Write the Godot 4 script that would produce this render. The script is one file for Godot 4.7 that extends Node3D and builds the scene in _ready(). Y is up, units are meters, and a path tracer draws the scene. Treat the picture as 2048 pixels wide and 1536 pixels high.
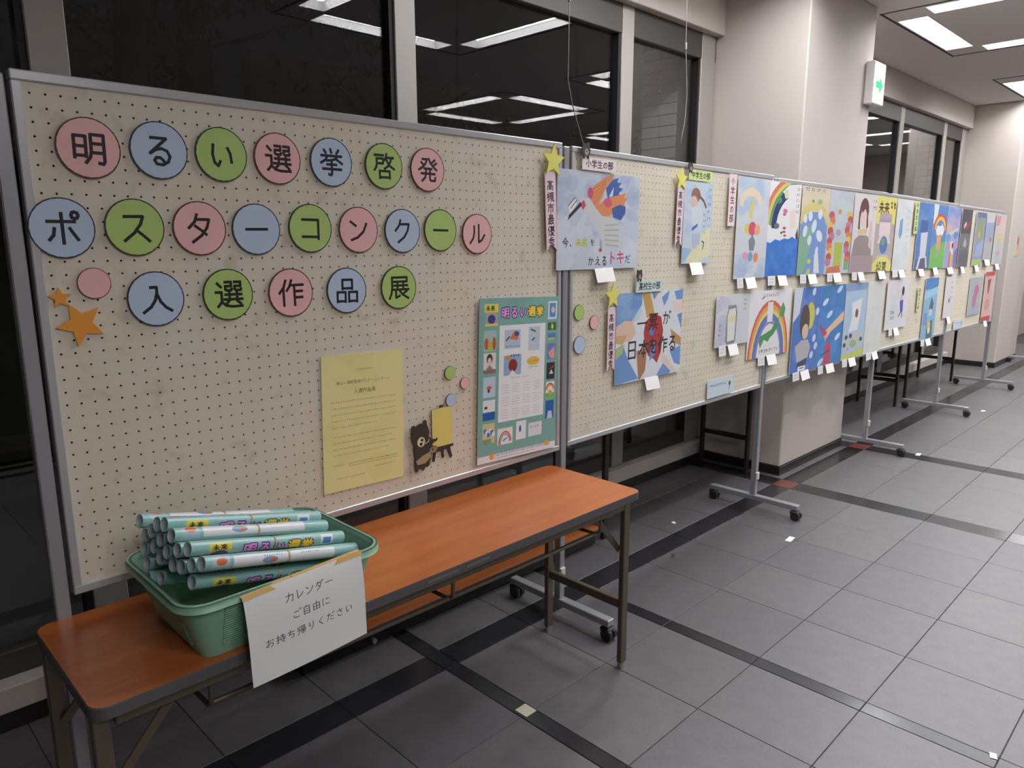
extends Node3D

# ------------------------------------------------------------------ shared state
var names := {}
var mats := {}
var I: Image
var IW := 1
var IH := 1
var JX := [-0.045, 1.776, 3.575, 5.37, 7.13, 8.84]
var JZ := [0.0, 0.0, -0.035, -0.04, -0.045, -0.05]
const CEIL := 3.2
const WALL := -0.80
const GLASS := -0.90

func _ready() -> void:
	# ---- camera
	var cam := Camera3D.new()
	cam.name = "camera"
	cam.fov = 55.213
	cam.near = 0.05
	cam.far = 200.0
	add_child(cam)
	cam.position = Vector3(-0.427, 1.595, 1.924)
	cam.rotation = Vector3(-0.1932, -0.7815, -0.0027)
	cam.current = true
	# ---- night sky and exposure
	var env := Environment.new()
	env.background_mode = Environment.BG_COLOR
	env.background_color = Color(0.02, 0.021, 0.025)
	env.ambient_light_source = Environment.AMBIENT_SOURCE_DISABLED
	env.tonemap_mode = Environment.TONE_MAPPER_LINEAR
	env.tonemap_exposure = 1.38
	env.sdfgi_enabled = true
	env.ssao_enabled = true
	env.ssil_enabled = true
	var we := WorldEnvironment.new()
	we.name = "world_environment"
	we.environment = env
	add_child(we)
	# ---- lit ceiling lamps: squares of four fixtures
	make_glyphs()
	build_lamps()
	# ---- setting
	build_floor()
	build_shell()
	build_windows()
	build_pillars()
	build_outside()
	# ---- things
	build_boards()
	build_front_table()
	build_back_tables()
	build_basket()
	build_discs()
	build_posters()
	build_cutouts()
	build_small()

# ------------------------------------------------------------------ helpers: nodes
func numbered(n: String) -> String:
	if not names.has(n):
		names[n] = 0
		return n
	names[n] += 1
	return "%s_%03d" % [n, names[n]]

func tag(o: Node, label: String, category: String, group := "") -> void:
	o.set_meta("label", label)
	o.set_meta("category", category)
	if group != "":
		o.set_meta("group", group)

func thing(n: String, label: String, category: String, group := "") -> Node3D:
	var o := Node3D.new()
	o.name = numbered(n)
	add_child(o)
	tag(o, label, category, group)
	return o

func struct(n: String) -> Node3D:
	var o := Node3D.new()
	o.name = n
	add_child(o)
	o.set_meta("kind", "structure")
	return o

func put(n: String, m: Mesh, mt: Material, parent: Node = self) -> MeshInstance3D:
	var o := MeshInstance3D.new()
	o.name = numbered(n) if parent == self else n
	o.mesh = m
	if mt:
		for s in m.get_surface_count():
			o.set_surface_override_material(s, mt)
	o.cast_shadow = GeometryInstance3D.SHADOW_CASTING_SETTING_ON
	parent.add_child(o, true)
	return o

func mat(key: String, c: Color, rough := 0.6, metal := 0.0, spec := 0.5) -> StandardMaterial3D:
	if mats.has(key):
		return mats[key]
	var m := StandardMaterial3D.new()
	m.resource_name = key
	m.albedo_color = c
	m.roughness = rough
	m.metallic = metal
	m.metallic_specular = spec
	mats[key] = m
	return m

func textured(key: String, im: Image, rough := 0.5, tint := Color.WHITE) -> StandardMaterial3D:
	var m := mat(key, tint, rough)
	m.albedo_texture = ImageTexture.create_from_image(im)
	m.texture_repeat = false
	return m

func rgb(r: float, g: float, b: float) -> Color:
	return Color(r / 255.0, g / 255.0, b / 255.0)

# ------------------------------------------------------------------ helpers: shapes
func st_new() -> SurfaceTool:
	var st := SurfaceTool.new()
	st.begin(Mesh.PRIMITIVE_TRIANGLES)
	st.set_smooth_group(-1)
	return st

func done(st: SurfaceTool) -> ArrayMesh:
	st.generate_normals()
	return st.commit()

func quad(st: SurfaceTool, a: Vector3, b: Vector3, c: Vector3, d: Vector3, ua := Vector2(0, 1), ub := Vector2(0, 0), uc := Vector2(1, 0), ud := Vector2(1, 1)) -> void:
	# a lower-left, b upper-left, c upper-right, d lower-right, seen from the front
	for k in [[a, ua], [b, ub], [c, uc], [a, ua], [c, uc], [d, ud]]:
		st.set_uv(k[1])
		st.add_vertex(k[0])

func tri(st: SurfaceTool, a: Vector3, b: Vector3, c: Vector3) -> void:
	for v in [a, b, c]:
		st.set_uv(Vector2(v.x, v.y))
		st.add_vertex(v)

func face(st: SurfaceTool, pts: Array, out: Vector3) -> void:
	# a flat convex face wound so that it looks towards out
	var n: Vector3 = (pts[1] - pts[0]).cross(pts[2] - pts[0])
	var flip := n.dot(out) > 0.0
	for i in range(1, pts.size() - 1):
		if flip:
			tri(st, pts[0], pts[i + 1], pts[i])
		else:
			tri(st, pts[0], pts[i], pts[i + 1])

func bx(st: SurfaceTool, c: Vector3, s: Vector3, bev := 0.0, basis := Basis.IDENTITY) -> void:
	var h := s * 0.5
	if bev <= 0.0:
		for ax in 3:
			for sg in [-1.0, 1.0]:
				var n := Vector3.ZERO
				n[ax] = sg
				var u := (ax + 1) % 3
				var w := (ax + 2) % 3
				var ps := []
				for k in [[-1, -1], [1, -1], [1, 1], [-1, 1]]:
					var p := Vector3.ZERO
					p[ax] = sg * h[ax]
					p[u] = k[0] * h[u]
					p[w] = k[1] * h[w]
					ps.append(c + basis * p)
				face(st, ps, basis * n)
		return
	var b: float = min(bev, min(h.x, min(h.y, h.z)) * 0.9)
	for ax in 3:
		var u := (ax + 1) % 3
		var w := (ax + 2) % 3
		for sg in [-1.0, 1.0]:
			var n := Vector3.ZERO
			n[ax] = sg
			var ps := []
			for k in [[-1, -1], [1, -1], [1, 1], [-1, 1]]:
				var p := Vector3.ZERO
				p[ax] = sg * h[ax]
				p[u] = k[0] * (h[u] - b)
				p[w] = k[1] * (h[w] - b)
				ps.append(c + basis * p)
			face(st, ps, basis * n)
		for su in [-1.0, 1.0]:
			for sw in [-1.0, 1.0]:
				var ps := []
				for k in [[-1, 0], [1, 0], [1, 1], [-1, 1]]:
					var p := Vector3.ZERO
					p[ax] = k[0] * (h[ax] - b)
					p[u] = su * (h[u] - (b if k[1] == 0 else 0.0))
					p[w] = sw * (h[w] - (0.0 if k[1] == 0 else b))
					ps.append(c + basis * p)
				var n := Vector3.ZERO
				n[u] = su
				n[w] = sw
				face(st, ps, basis * n)
	for sx in [-1.0, 1.0]:
		for sy in [-1.0, 1.0]:
			for sz in [-1.0, 1.0]:
				var q := Vector3(sx, sy, sz)
				var ps := [c + basis * Vector3(sx * h.x, sy * (h.y - b), sz * (h.z - b)), c + basis * Vector3(sx * (h.x - b), sy * h.y, sz * (h.z - b)), c + basis * Vector3(sx * (h.x - b), sy * (h.y - b), sz * h.z)]
				face(st, ps, basis * q)

func box(c: Vector3, s: Vector3, bev := 0.0, basis := Basis.IDENTITY) -> ArrayMesh:
	var st := st_new()
	bx(st, c, s, bev, basis)
	return done(st)

func bar(st: SurfaceTool, a: Vector3, b: Vector3, w: float, h: float, bev := 0.002) -> void:
	# a square bar from a to b, w across and h high
	var d := b - a
	var z := d.normalized()
	var up := Vector3.UP if abs(z.y) < 0.95 else Vector3.RIGHT
	var x := up.cross(z).normalized()
	var y := z.cross(x)
	bx(st, (a + b) * 0.5, Vector3(w, h, d.length()), bev, Basis(x, y, z))

func tube(st: SurfaceTool, pts: Array, r: float, seg := 8, smooth := true) -> void:
	var rings := []
	for i in pts.size():
		var p: Vector3 = pts[i]
		var a: Vector3 = pts[max(i - 1, 0)]
		var b: Vector3 = pts[min(i + 1, pts.size() - 1)]
		var z := (b - a).normalized()
		var up := Vector3.UP if abs(z.y) < 0.9 else Vector3.RIGHT
		var x := up.cross(z).normalized()
		var y := z.cross(x)
		var ring := []
		for k in seg:
			var t := TAU * k / seg
			ring.append(p + (x * cos(t) + y * sin(t)) * r)
		rings.append(ring)
	if smooth:
		st.set_smooth_group(1)
	for i in rings.size() - 1:
		for k in seg:
			var k2 := (k + 1) % seg
			var mid: Vector3 = (rings[i][k] + rings[i][k2]) * 0.5 - pts[i]
			face(st, [rings[i][k], rings[i][k2], rings[i + 1][k2], rings[i + 1][k]], mid)
	st.set_smooth_group(-1)
	face(st, rings[0], pts[0] - pts[1])
	face(st, rings[-1], pts[-1] - pts[-2])

func cyl(st: SurfaceTool, c: Vector3, axis: Vector3, r: float, len: float, seg := 20) -> void:
	tube(st, [c - axis.normalized() * len * 0.5, c + axis.normalized() * len * 0.5], r, seg)

func sheet(poly: PackedVector2Array, t: float, uv := Rect2(0, 0, 1, 1)) -> ArrayMesh:
	# a flat cut-out, front at z = t, back at z = 0: surface 0 the front, surface 1 edge and back. uv spans the outline's box
	var lo := poly[0]
	var hi := poly[0]
	for p in poly:
		lo = lo.min(p)
		hi = hi.max(p)
	var idx := Geometry2D.triangulate_polygon(poly)
	var f := st_new()
	var b := st_new()
	for i in range(0, idx.size(), 3):
		var q := [poly[idx[i]], poly[idx[i + 1]], poly[idx[i + 2]]]
		if (q[1] - q[0]).cross(q[2] - q[0]) > 0:
			q = [q[0], q[2], q[1]]
		for p in q:
			var n: Vector2 = (p - lo) / (hi - lo)
			f.set_uv(uv.position + Vector2(n.x, 1.0 - n.y) * uv.size)
			f.add_vertex(Vector3(p.x, p.y, t))
		for k in [0, 2, 1]:
			b.set_uv(q[k])
			b.add_vertex(Vector3(q[k].x, q[k].y, 0))
	var area := 0.0
	for i in poly.size():
		area += poly[i].cross(poly[(i + 1) % poly.size()])
	for i in poly.size():
		var p := poly[i]
		var q := poly[(i + 1) % poly.size()]
		var d := q - p
		var out := Vector3(d.y, -d.x, 0) * (1.0 if area > 0 else -1.0)
		face(b, [Vector3(p.x, p.y, 0), Vector3(q.x, q.y, 0), Vector3(q.x, q.y, t), Vector3(p.x, p.y, t)], out)
	f.generate_normals()
	b.generate_normals()
	var m := f.commit()
	b.commit(m)
	return m

func rect_poly(w: float, h: float) -> PackedVector2Array:
	return PackedVector2Array([Vector2(-w / 2, -h / 2), Vector2(w / 2, -h / 2), Vector2(w / 2, h / 2), Vector2(-w / 2, h / 2)])

func disc_poly(r: float, n := 40) -> PackedVector2Array:
	var a := PackedVector2Array()
	for i in n:
		a.append(Vector2(cos(TAU * i / n), sin(TAU * i / n)) * r)
	return a

func star_poly(r: float, inner := 0.46, turn := 0.0) -> PackedVector2Array:
	var a := PackedVector2Array()
	for i in 10:
		var t := PI / 2 + TAU * i / 10 + turn
		a.append(Vector2(cos(t), sin(t)) * (r if i % 2 == 0 else r * inner))
	return a

func show_sheet(o: MeshInstance3D, front: Material, back: Material) -> void:
	o.set_surface_override_material(0, front)
	o.set_surface_override_material(1, back)

func on_board(o: Node3D, k: int, u: float, y: float, off: float, roll := 0.0) -> void:
	# places a thing on the face of board k: u along it from its left joint, y above the floor, off in front
	var a := Vector3(JX[k], 0, JZ[k])
	var b := Vector3(JX[k + 1], 0, JZ[k + 1])
	var t := (b - a).normalized()
	var n := Vector3(-t.z, 0, t.x)
	var bs := Basis(t, Vector3.UP, n)
	o.transform = Transform3D(bs * Basis(Vector3.BACK, roll), a + t * u + Vector3(0, y, 0) + n * off)

# ------------------------------------------------------------------ helpers: printing on images
func canvas(w: int, h: int, c: Color) -> void:
	I = Image.create(w, h, false, Image.FORMAT_RGB8)
	I.fill(c)
	IW = w
	IH = h

func pg(c: Color, a: Array) -> void:
	# filled outline, corners as x, y pairs from 0 to 1
	var n := a.size() / 2
	var xs := PackedFloat32Array()
	var ys := PackedFloat32Array()
	var top := 1e9
	var bot := -1e9
	for i in n:
		xs.append(a[2 * i] * IW)
		ys.append(a[2 * i + 1] * IH)
		top = min(top, ys[i])
		bot = max(bot, ys[i])
	for y in range(max(0, int(floor(top))), min(IH - 1, int(ceil(bot))) + 1):
		var yc := y + 0.5
		var hits := []
		for i in n:
			var j := (i + 1) % n
			if (ys[i] <= yc) != (ys[j] <= yc):
				hits.append(xs[i] + (yc - ys[i]) / (ys[j] - ys[i]) * (xs[j] - xs[i]))
		hits.sort()
		for k in range(0, hits.size() - 1, 2):
			var x0 := int(round(hits[k]))
			var x1 := int(round(hits[k + 1]))
			if x1 <= x0:
				continue
			if c.a >= 1.0:
				I.fill_rect(Rect2i(x0, y, x1 - x0, 1), c)
			else:
				for x in range(max(x0, 0), min(x1, IW)):
					I.set_pixel(x, y, I.get_pixel(x, y).lerp(Color(c.r, c.g, c.b), c.a))

func el(c: Color, cx: float, cy: float, rx: float, ry: float, rot := 0.0) -> void:
	var a := []
	for i in 24:
		var t := TAU * i / 24
		var x := cos(t) * rx * IW
		var y := sin(t) * ry * IH
		a.append(cx + (x * cos(rot) - y * sin(rot)) / IW)
		a.append(cy + (x * sin(rot) + y * cos(rot)) / IH)
	pg(c, a)

func rc(c: Color, x: float, y: float, w: float, h: float) -> void:
	I.fill_rect(Rect2i(int(x * IW), int(y * IH), max(1, int(w * IW)), max(1, int(h * IH))), c)

func ln(c: Color, w: float, a: Array) -> void:
	# a line of width w (share of the image's width) through x, y pairs
	var r := w * IW * 0.5
	for i in range(0, a.size() - 2, 2):
		var p := Vector2(a[i] * IW, a[i + 1] * IH)
		var q := Vector2(a[i + 2] * IW, a[i + 3] * IH)
		if p.distance_to(q) < 0.01:
			continue
		var d := (q - p).normalized()
		var s := Vector2(-d.y, d.x) * r
		var e := d * r * 0.55
		var c4 := [p - e + s, q + e + s, q + e - s, p - e - s]
		var f := []
		for v in c4:
			f.append(v.x / IW)
			f.append(v.y / IH)
		pg(c, f)

func arc(c: Color, w: float, cx: float, cy: float, rx: float, ry: float, t0: float, t1: float) -> void:
	var a := []
	for i in 17:
		var t: float = lerp(t0, t1, i / 16.0)
		a.append(cx + cos(t) * rx)
		a.append(cy - sin(t) * ry)
	ln(c, w, a)

func wash(c: Color, n: int, sd: int, x0: float, y0: float, x1: float, y1: float, r: float) -> void:
	# brushed blotches of thin paint
	var g := RandomNumberGenerator.new()
	g.seed = sd
	for i in n:
		var k := g.randf_range(0.5, 1.0) * r
		el(c, g.randf_range(x0, x1), g.randf_range(y0, y1), k, k * g.randf_range(0.4, 0.9) * IW / IH, g.randf_range(-0.6, 0.6))

func tx(s: String, x: float, y: float, size: float, c: Color, w := 0.1, down := false, step := 1.0) -> void:
	# lettering: size and place as shares of the image's width and height, (x, y) the upper left corner of the first letter
	for ch in s:
		if G.has(ch):
			for stroke in G[ch]:
				var a := []
				for i in range(0, stroke.size(), 2):
					a.append(x + stroke[i] * 0.01 * size)
					a.append(y + stroke[i + 1] * 0.01 * size * IW / IH)
				ln(c, w * size, a)
		if down:
			y += size * step * IW / IH
		else:
			x += size * step

func dabs(c: Color, x0: float, x1: float, y: float, h: float, sd: int) -> void:
	# a line of print too small to read
	var g := RandomNumberGenerator.new()
	g.seed = sd
	var x := x0
	while x < x1 - 0.005:
		var w := h * IH / IW * 0.9
		rc(c, x, y + g.randf_range(0.0, 0.25) * h, w * g.randf_range(0.35, 0.8), h * g.randf_range(0.2, 0.4))
		rc(c, x + w * 0.15, y + h * g.randf_range(0.45, 0.65), w * g.randf_range(0.3, 0.7), h * 0.25)
		if g.randf() < 0.6:
			rc(c, x + w * g.randf_range(0.2, 0.5), y, w * 0.16, h * 0.9)
		x += w * 1.15

var G := {}
func make_glyphs() -> void:
	var src := {
		"明": "12,18 12,80|12,18 42,18 42,76|12,46 42,46|12,72 42,72|56,12 56,60 52,76 40,92|56,12 90,12 90,84 86,92 74,90|56,37 90,37|56,62 90,62",
		"る": "26,14 72,14 22,60|22,60 40,48 56,44 72,50 80,66 74,82 58,92 40,90 34,80 40,71 51,71 60,79 64,89",
		"い": "24,20 20,50 25,76 36,86 44,70|70,28 78,46 81,74",
		"選": "12,12 26,26|6,42 26,42 26,74|26,74 12,90|26,74 40,86 60,90 97,89|38,9 60,9 60,22 40,22 40,32 43,36 60,36 62,30|70,9 92,9 92,22 72,22 72,32 75,36 92,36 94,30|38,50 95,50|53,42 53,66|79,42 79,66|34,66 98,66|51,71 40,82|78,71 92,82",
		"挙": "20,8 28,20|46,4 50,18|80,6 70,20|8,28 92,28|34,28 26,42 6,54|64,28 74,42 94,54|68,38 50,43 30,45|30,58 70,58|12,74 90,74|50,43 50,88 46,95 36,92",
		"啓": "6,10 48,10|16,22 45,22 45,40 16,40|16,22 16,42 13,54 4,66|62,4 58,18 50,28|58,18 94,18|84,18 77,36 66,50 50,60|60,26 72,46 96,60|28,68 74,68 74,96|28,68 28,96|28,91 74,91",
		"発": "22,10 46,10 38,27 22,42 4,52|16,22 30,34|54,6 62,22 78,38 96,50|86,10 70,22|94,22 78,33|30,46 70,46|16,65 86,65|40,46 40,64 36,80 20,95|60,46 60,86 66,92 86,91 88,78",
		"ポ": "12,32 84,32|50,8 50,94|30,50 26,70 14,84|68,50 76,64 88,84|84,5 91,8 93,15 90,22 84,24 77,21 75,14 78,7 84,5",
		"ス": "20,18 74,18 66,40 46,66 16,90|52,58 68,72 88,92", "タ": "42,6 34,30 14,50|38,22 80,22 72,48 54,72 24,94|34,42 54,56 70,70", "ー": "12,50 88,50",
		"コ": "16,20 80,20 80,88|16,80 80,80", "ン": "14,20 38,36|16,88 44,78 70,56 84,26", "ク": "40,8 34,28 14,50|36,24 80,24 73,50 56,74 26,94", "ル": "32,16 32,46 26,68 8,90|58,10 58,86 76,76 92,54",
		"入": "34,14 53,14 53,30|53,30 46,54 32,74 8,91|53,36 62,60 76,78 94,90", "作": "30,6 22,30 4,52|20,34 20,96|52,6 44,28 32,44|46,24 97,24|62,24 62,96|62,46 93,46|62,68 93,68",
		"品": "30,10 72,10 72,46|30,10 30,46|30,42 72,42|8,56 43,56 43,94|8,56 8,94|8,90 43,90|58,56 93,56 93,94|58,56 58,94|58,90 93,90",
		"展": "16,10 88,10 88,27 16,27|16,10 16,50 12,74 2,94|24,42 92,42|42,33 42,60|70,33 70,60|18,58 97,58|34,58 34,90 54,82|88,64 66,76|50,60 66,78 95,94",
		"カ": "12,32 82,32 80,60 75,90 62,87|44,8 40,44 30,68 10,90", "レ": "26,10 26,88 54,76 84,46", "ダ": "36,12 30,30 14,50|34,24 70,24 62,50 48,72 22,92|32,46 48,56 60,68|76,8 82,20|88,4 94,16",
		"ご": "24,28 70,28|22,62 22,78 34,86 74,84|78,10 84,20|90,6 96,16", "自": "46,4 40,18|22,20 78,20 78,94|22,20 22,94|22,44 78,44|22,66 78,66|22,88 78,88",
		"由": "18,28 82,28 82,90|18,28 18,90|18,58 82,58|18,86 82,86|50,6 50,86", "に": "20,14 16,50 20,88|48,30 82,30|46,70 54,82 86,82",
		"お": "14,30 62,30|36,10 36,78 22,84 14,74 26,62 50,52 72,54 80,68 72,84 56,88|70,20 86,34", "持": "6,30 36,30|22,8 22,86 12,86|6,62 38,52|50,22 88,22|68,8 68,40|42,40 96,40|42,58 96,58|80,46 80,88 68,90|54,66 62,78",
		"ち": "14,30 80,30|44,10 36,40 28,62 46,50 66,50 78,64 70,82 48,90", "帰": "14,14 14,56|30,8 30,56 24,78 10,92|44,12 86,12 86,40 46,40|46,26 86,26|42,50 92,50 92,60|42,50 42,60|52,64 84,64 84,84|52,64 52,86|68,50 68,94",
		"り": "32,14 28,42 34,54 40,46|68,12 70,46 64,70 46,90", "く": "66,10 28,50 68,90", "だ": "10,28 52,28|32,10 28,44 12,86|50,48 78,48|48,72 54,84 84,84|72,14 78,24|86,8 92,18",
		"さ": "16,32 80,28|44,10 56,38 70,58|28,62 32,82 52,88 72,86", "小": "50,10 50,88 40,86|24,36 10,66|74,34 90,64", "中": "18,28 82,28 82,62|18,28 18,62|18,60 82,60|50,8 50,94",
		"高": "50,4 50,16|10,18 90,18|32,30 68,30 68,44 32,44 32,30|14,56 86,56 86,92 78,92|14,56 14,94|34,68 66,68 66,84 34,84 34,68",
		"学": "22,8 28,20|48,4 52,18|78,6 70,20|12,28 88,28 86,40|12,28 10,42|28,44 70,44 50,58|8,70 92,70|50,56 50,90 40,92",
		"校": "6,32 42,32|24,8 24,94|24,38 6,64|26,42 40,56|70,6 70,18|48,22 96,22|60,30 50,46|80,30 92,46|84,44 70,72 48,94|58,48 72,74 96,94", "生": "30,10 14,44|24,30 88,30|54,6 54,88|20,58 84,58|8,88 94,88",
		"の": "52,22 46,58 30,80 16,70 18,46 40,26 64,24 82,42 80,66 58,86", "部": "26,4 26,14|6,18 50,18|16,26 20,38|40,24 36,38|4,42 54,42|12,54 44,54 44,86 12,86 12,54|64,10 64,96|64,10 88,10 76,40 90,58 86,74 74,72",
		"槻": "4,30 28,30|16,8 16,94|16,38 4,60|17,42 27,54|34,22 58,22|32,40 60,40|46,8 46,40 40,66 30,84|46,50 58,72|66,10 90,10 90,56 66,56 66,10|66,26 90,26|66,40 90,40|72,56 68,76 58,92|82,56 82,86 98,88 98,76",
		"市": "50,4 50,18|8,20 92,20|20,38 80,38 80,78 70,78|20,38 20,82|50,20 50,96", "最": "26,8 74,8 74,34 26,34 26,8|26,21 74,21|6,44 94,44|18,44 18,88|42,44 42,92|18,58 42,58|18,72 42,72|6,90 48,84|52,58 86,58 72,80 52,94|56,64 72,82 94,94",
		"優": "24,6 4,44|16,32 16,94|34,10 94,10|44,18 84,18 84,42 44,42 44,18|44,26 84,26|44,34 84,34|32,50 94,50 92,58|32,50 32,58|50,56 58,64|56,66 44,80 32,86|48,70 80,70 64,86 40,96|56,74 72,86 94,96",
		"秀": "70,6 30,14|10,26 90,26|50,12 50,50|48,28 10,50|52,28 90,50|26,58 68,58 62,72 84,72 78,92 66,92|44,58 38,78 18,94", "今": "50,6 30,32 6,50|50,6 70,32 94,50|34,42 66,42|22,60 76,60 56,92", "、": "20,70 34,86",
		"未": "22,28 78,28|8,50 92,50|50,8 50,94|48,52 10,84|52,52 90,84", "来": "14,24 86,24|28,32 36,44|72,32 64,44|6,52 94,52|50,8 50,94|48,54 8,86|52,54 92,86", "を": "18,22 76,22|46,8 24,52 50,42 56,66|84,36 44,60 40,78 54,88 80,86",
		"か": "12,34 60,34 56,76 46,86|36,12 28,54 14,86|72,28 88,52", "え": "40,10 58,18|22,36 70,36 14,86|42,60 56,66 62,84 86,86", "ト": "34,10 34,92|34,42 76,60", "キ": "16,32 80,28|10,60 90,54|42,8 56,92", "一": "8,50 92,50",
		"票": "10,12 90,12|20,24 80,24 80,42 20,42 20,24|40,12 40,42|60,12 60,42|26,54 74,54|8,68 92,68|50,68 50,94 42,94|28,78 14,92|72,78 88,92", "が": "12,34 60,34 56,76 46,86|36,12 28,54 14,86|70,34 86,56|78,12 84,22|90,8 96,18",
		"日": "22,10 78,10 78,92|22,10 22,92|22,50 78,50|22,88 78,88", "本": "8,30 92,30|50,8 50,94|48,32 8,74|52,32 92,74|32,74 68,74", "投": "4,30 36,30|20,8 20,86 10,86|4,64 38,52|54,10 52,30 42,44|54,10 80,10 80,36 94,38|46,52 84,52 72,76 46,94|54,58 70,80 96,94",
	}
	for ch in src:
		var strokes := []
		for s in src[ch].split("|"):
			var a := []
			for p in s.split(" "):
				var xy: PackedStringArray = p.split(",")
				a.append(float(xy[0]))
				a.append(float(xy[1]))
			strokes.append(a)
		G[ch] = strokes

# ------------------------------------------------------------------ ceiling lamps
var lamp_squares := [Vector2(3.24, 0.62), Vector2(6.42, 0.62), Vector2(9.6, 0.62), Vector2(12.78, 0.62), Vector2(6.42, 3.28), Vector2(9.6, 3.28), Vector2(0.06, 3.95)]
var lamp_off := [Vector2(0, -0.76), Vector2(0.74, 0), Vector2(0, 0.76), Vector2(-0.74, 0)]
const LAMP_ENERGY := 1.5

func build_lamps() -> void:
	var housing := mat("lamp_housing", rgb(236, 235, 232), 0.45)
	var slot := mat("slot_dark", rgb(58, 55, 52), 0.7)
	var glow := mat("lamp_diffuser", rgb(245, 245, 245), 0.4)
	glow.emission_enabled = true
	glow.emission = Color(0.985, 0.985, 1.0)
	glow.emission_energy_multiplier = 4.0
	# a trough let into the ceiling: sloping white sides up to a glowing panel
	var hb := st_new()
	var lo := [Vector3(-0.6, 0, -0.1), Vector3(0.6, 0, -0.1), Vector3(0.6, 0, 0.1), Vector3(-0.6, 0, 0.1)]
	var hi := [Vector3(-0.56, 0.06, -0.07), Vector3(0.56, 0.06, -0.07), Vector3(0.56, 0.06, 0.07), Vector3(-0.56, 0.06, 0.07)]
	for k in 4:
		var k2 := (k + 1) % 4
		face(hb, [lo[k], lo[k2], hi[k2], hi[k]], -(lo[k] + lo[k2]))
	face(hb, hi, Vector3.DOWN)
	for s in [-1.0, 1.0]:
		bx(hb, Vector3(0, 0.0, s * 0.104), Vector3(1.216, 0.006, 0.01), 0.001)
		bx(hb, Vector3(s * 0.604, 0.0, 0), Vector3(0.01, 0.006, 0.2), 0.001)
	var frame := done(hb)
	var dif := box(Vector3(0, 0.054, 0), Vector3(1.11, 0.008, 0.13), 0.002)
	var where := ["over the second board", "over the fourth board", "over the last board", "farthest along", "in the second row", "farther in the second row", "behind the viewer"]
	var side := ["window side", "right side", "room side", "left side"]
	for i in lamp_squares.size():
		var c: Vector2 = lamp_squares[i]
		var rim := st_new()
		for s in [-1.0, 1.0]:
			bx(rim, Vector3(0, 0, s * 0.885), Vector3(1.79, 0.006, 0.016))
			bx(rim, Vector3(s * 0.885, 0, 0), Vector3(0.016, 0.006, 1.79))
		var r := put("ceiling_slot", done(rim), slot)
		r.position = Vector3(c.x, CEIL, c.y)
		tag(r, "thin dark square slot in the ceiling round the lamps " + where[i], "slot", "ceiling slots")
		for k in 4:
			var t := thing("ceiling_lamp", "white fluorescent lamp, %s of the square %s" % [side[k], where[i]], "lamp", "ceiling lamps in squares")
			var off: Vector2 = lamp_off[k]
			t.position = Vector3(c.x + off.x, CEIL, c.y + off.y)
			t.rotation.y = PI / 2 if k % 2 == 1 else 0.0
			put("housing", frame, housing, t)
			put("diffuser", dif, glow, t)
			var l := AreaLight3D.new()
			l.name = "area_light"
			l.area_size = Vector2(1.11, 0.13)
			l.light_color = Color(0.985, 0.985, 1.0)
			l.light_energy = LAMP_ENERGY
			l.shadow_enabled = true
			l.position = Vector3(0, 0.048, 0)
			l.rotation.x = -PI / 2
			t.add_child(l)

func ceiling_layer(x0: float, x1: float, z0: float, z1: float) -> ArrayMesh:
	# the ceiling's underside with an opening for every lamp
	var holes := []
	var xs := [x0, x1]
	var zs := [z0, z1]
	for c in lamp_squares:
		for k in 4:
			var o: Vector2 = c + lamp_off[k]
			var h := Vector2(0.6, 0.1) if k % 2 == 0 else Vector2(0.1, 0.6)
			holes.append(Rect2(o - h, h * 2))
			for v in [o.x - h.x, o.x + h.x]:
				if not xs.has(v):
					xs.append(v)
			for v in [o.y - h.y, o.y + h.y]:
				if not zs.has(v):
					zs.append(v)
	xs.sort()
	zs.sort()
	var st := st_new()
	for i in xs.size() - 1:
		for j in zs.size() - 1:
			var m := Vector2((xs[i] + xs[i + 1]) / 2, (zs[j] + zs[j + 1]) / 2)
			var open := false
			for h in holes:
				open = open or h.has_point(m)
			if not open and xs[i + 1] - xs[i] > 1e-5 and zs[j + 1] - zs[j] > 1e-5:
				face(st, [Vector3(xs[i], CEIL, zs[j]), Vector3(xs[i + 1], CEIL, zs[j]), Vector3(xs[i + 1], CEIL, zs[j + 1]), Vector3(xs[i], CEIL, zs[j + 1])], Vector3.DOWN)
	return done(st)

# ------------------------------------------------------------------ floor
func speckle(sd: int, base: Color, amount: float, n := 192) -> Image:
	var im := Image.create(n, n, false, Image.FORMAT_RGB8)
	var g := RandomNumberGenerator.new()
	g.seed = sd
	var nz := FastNoiseLite.new()
	nz.seed = sd
	nz.frequency = 0.02
	for y in n:
		for x in n:
			var v := 1.0 + g.randf_range(-amount, amount) + nz.get_noise_2d(x, y) * amount
			if g.randf() < 0.04:
				v += g.randf_range(-2.0, 2.0) * amount
			im.set_pixel(x, y, Color(base.r * v, base.g * v, base.b * v))
	return im

var boxes := {}
func cached_box(s: Vector3, bev: float) -> ArrayMesh:
	var key := "%.3f %.3f %.3f" % [s.x, s.y, s.z]
	if not boxes.has(key):
		boxes[key] = box(Vector3(0, -s.y / 2, 0), s, bev)
	return boxes[key]

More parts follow.
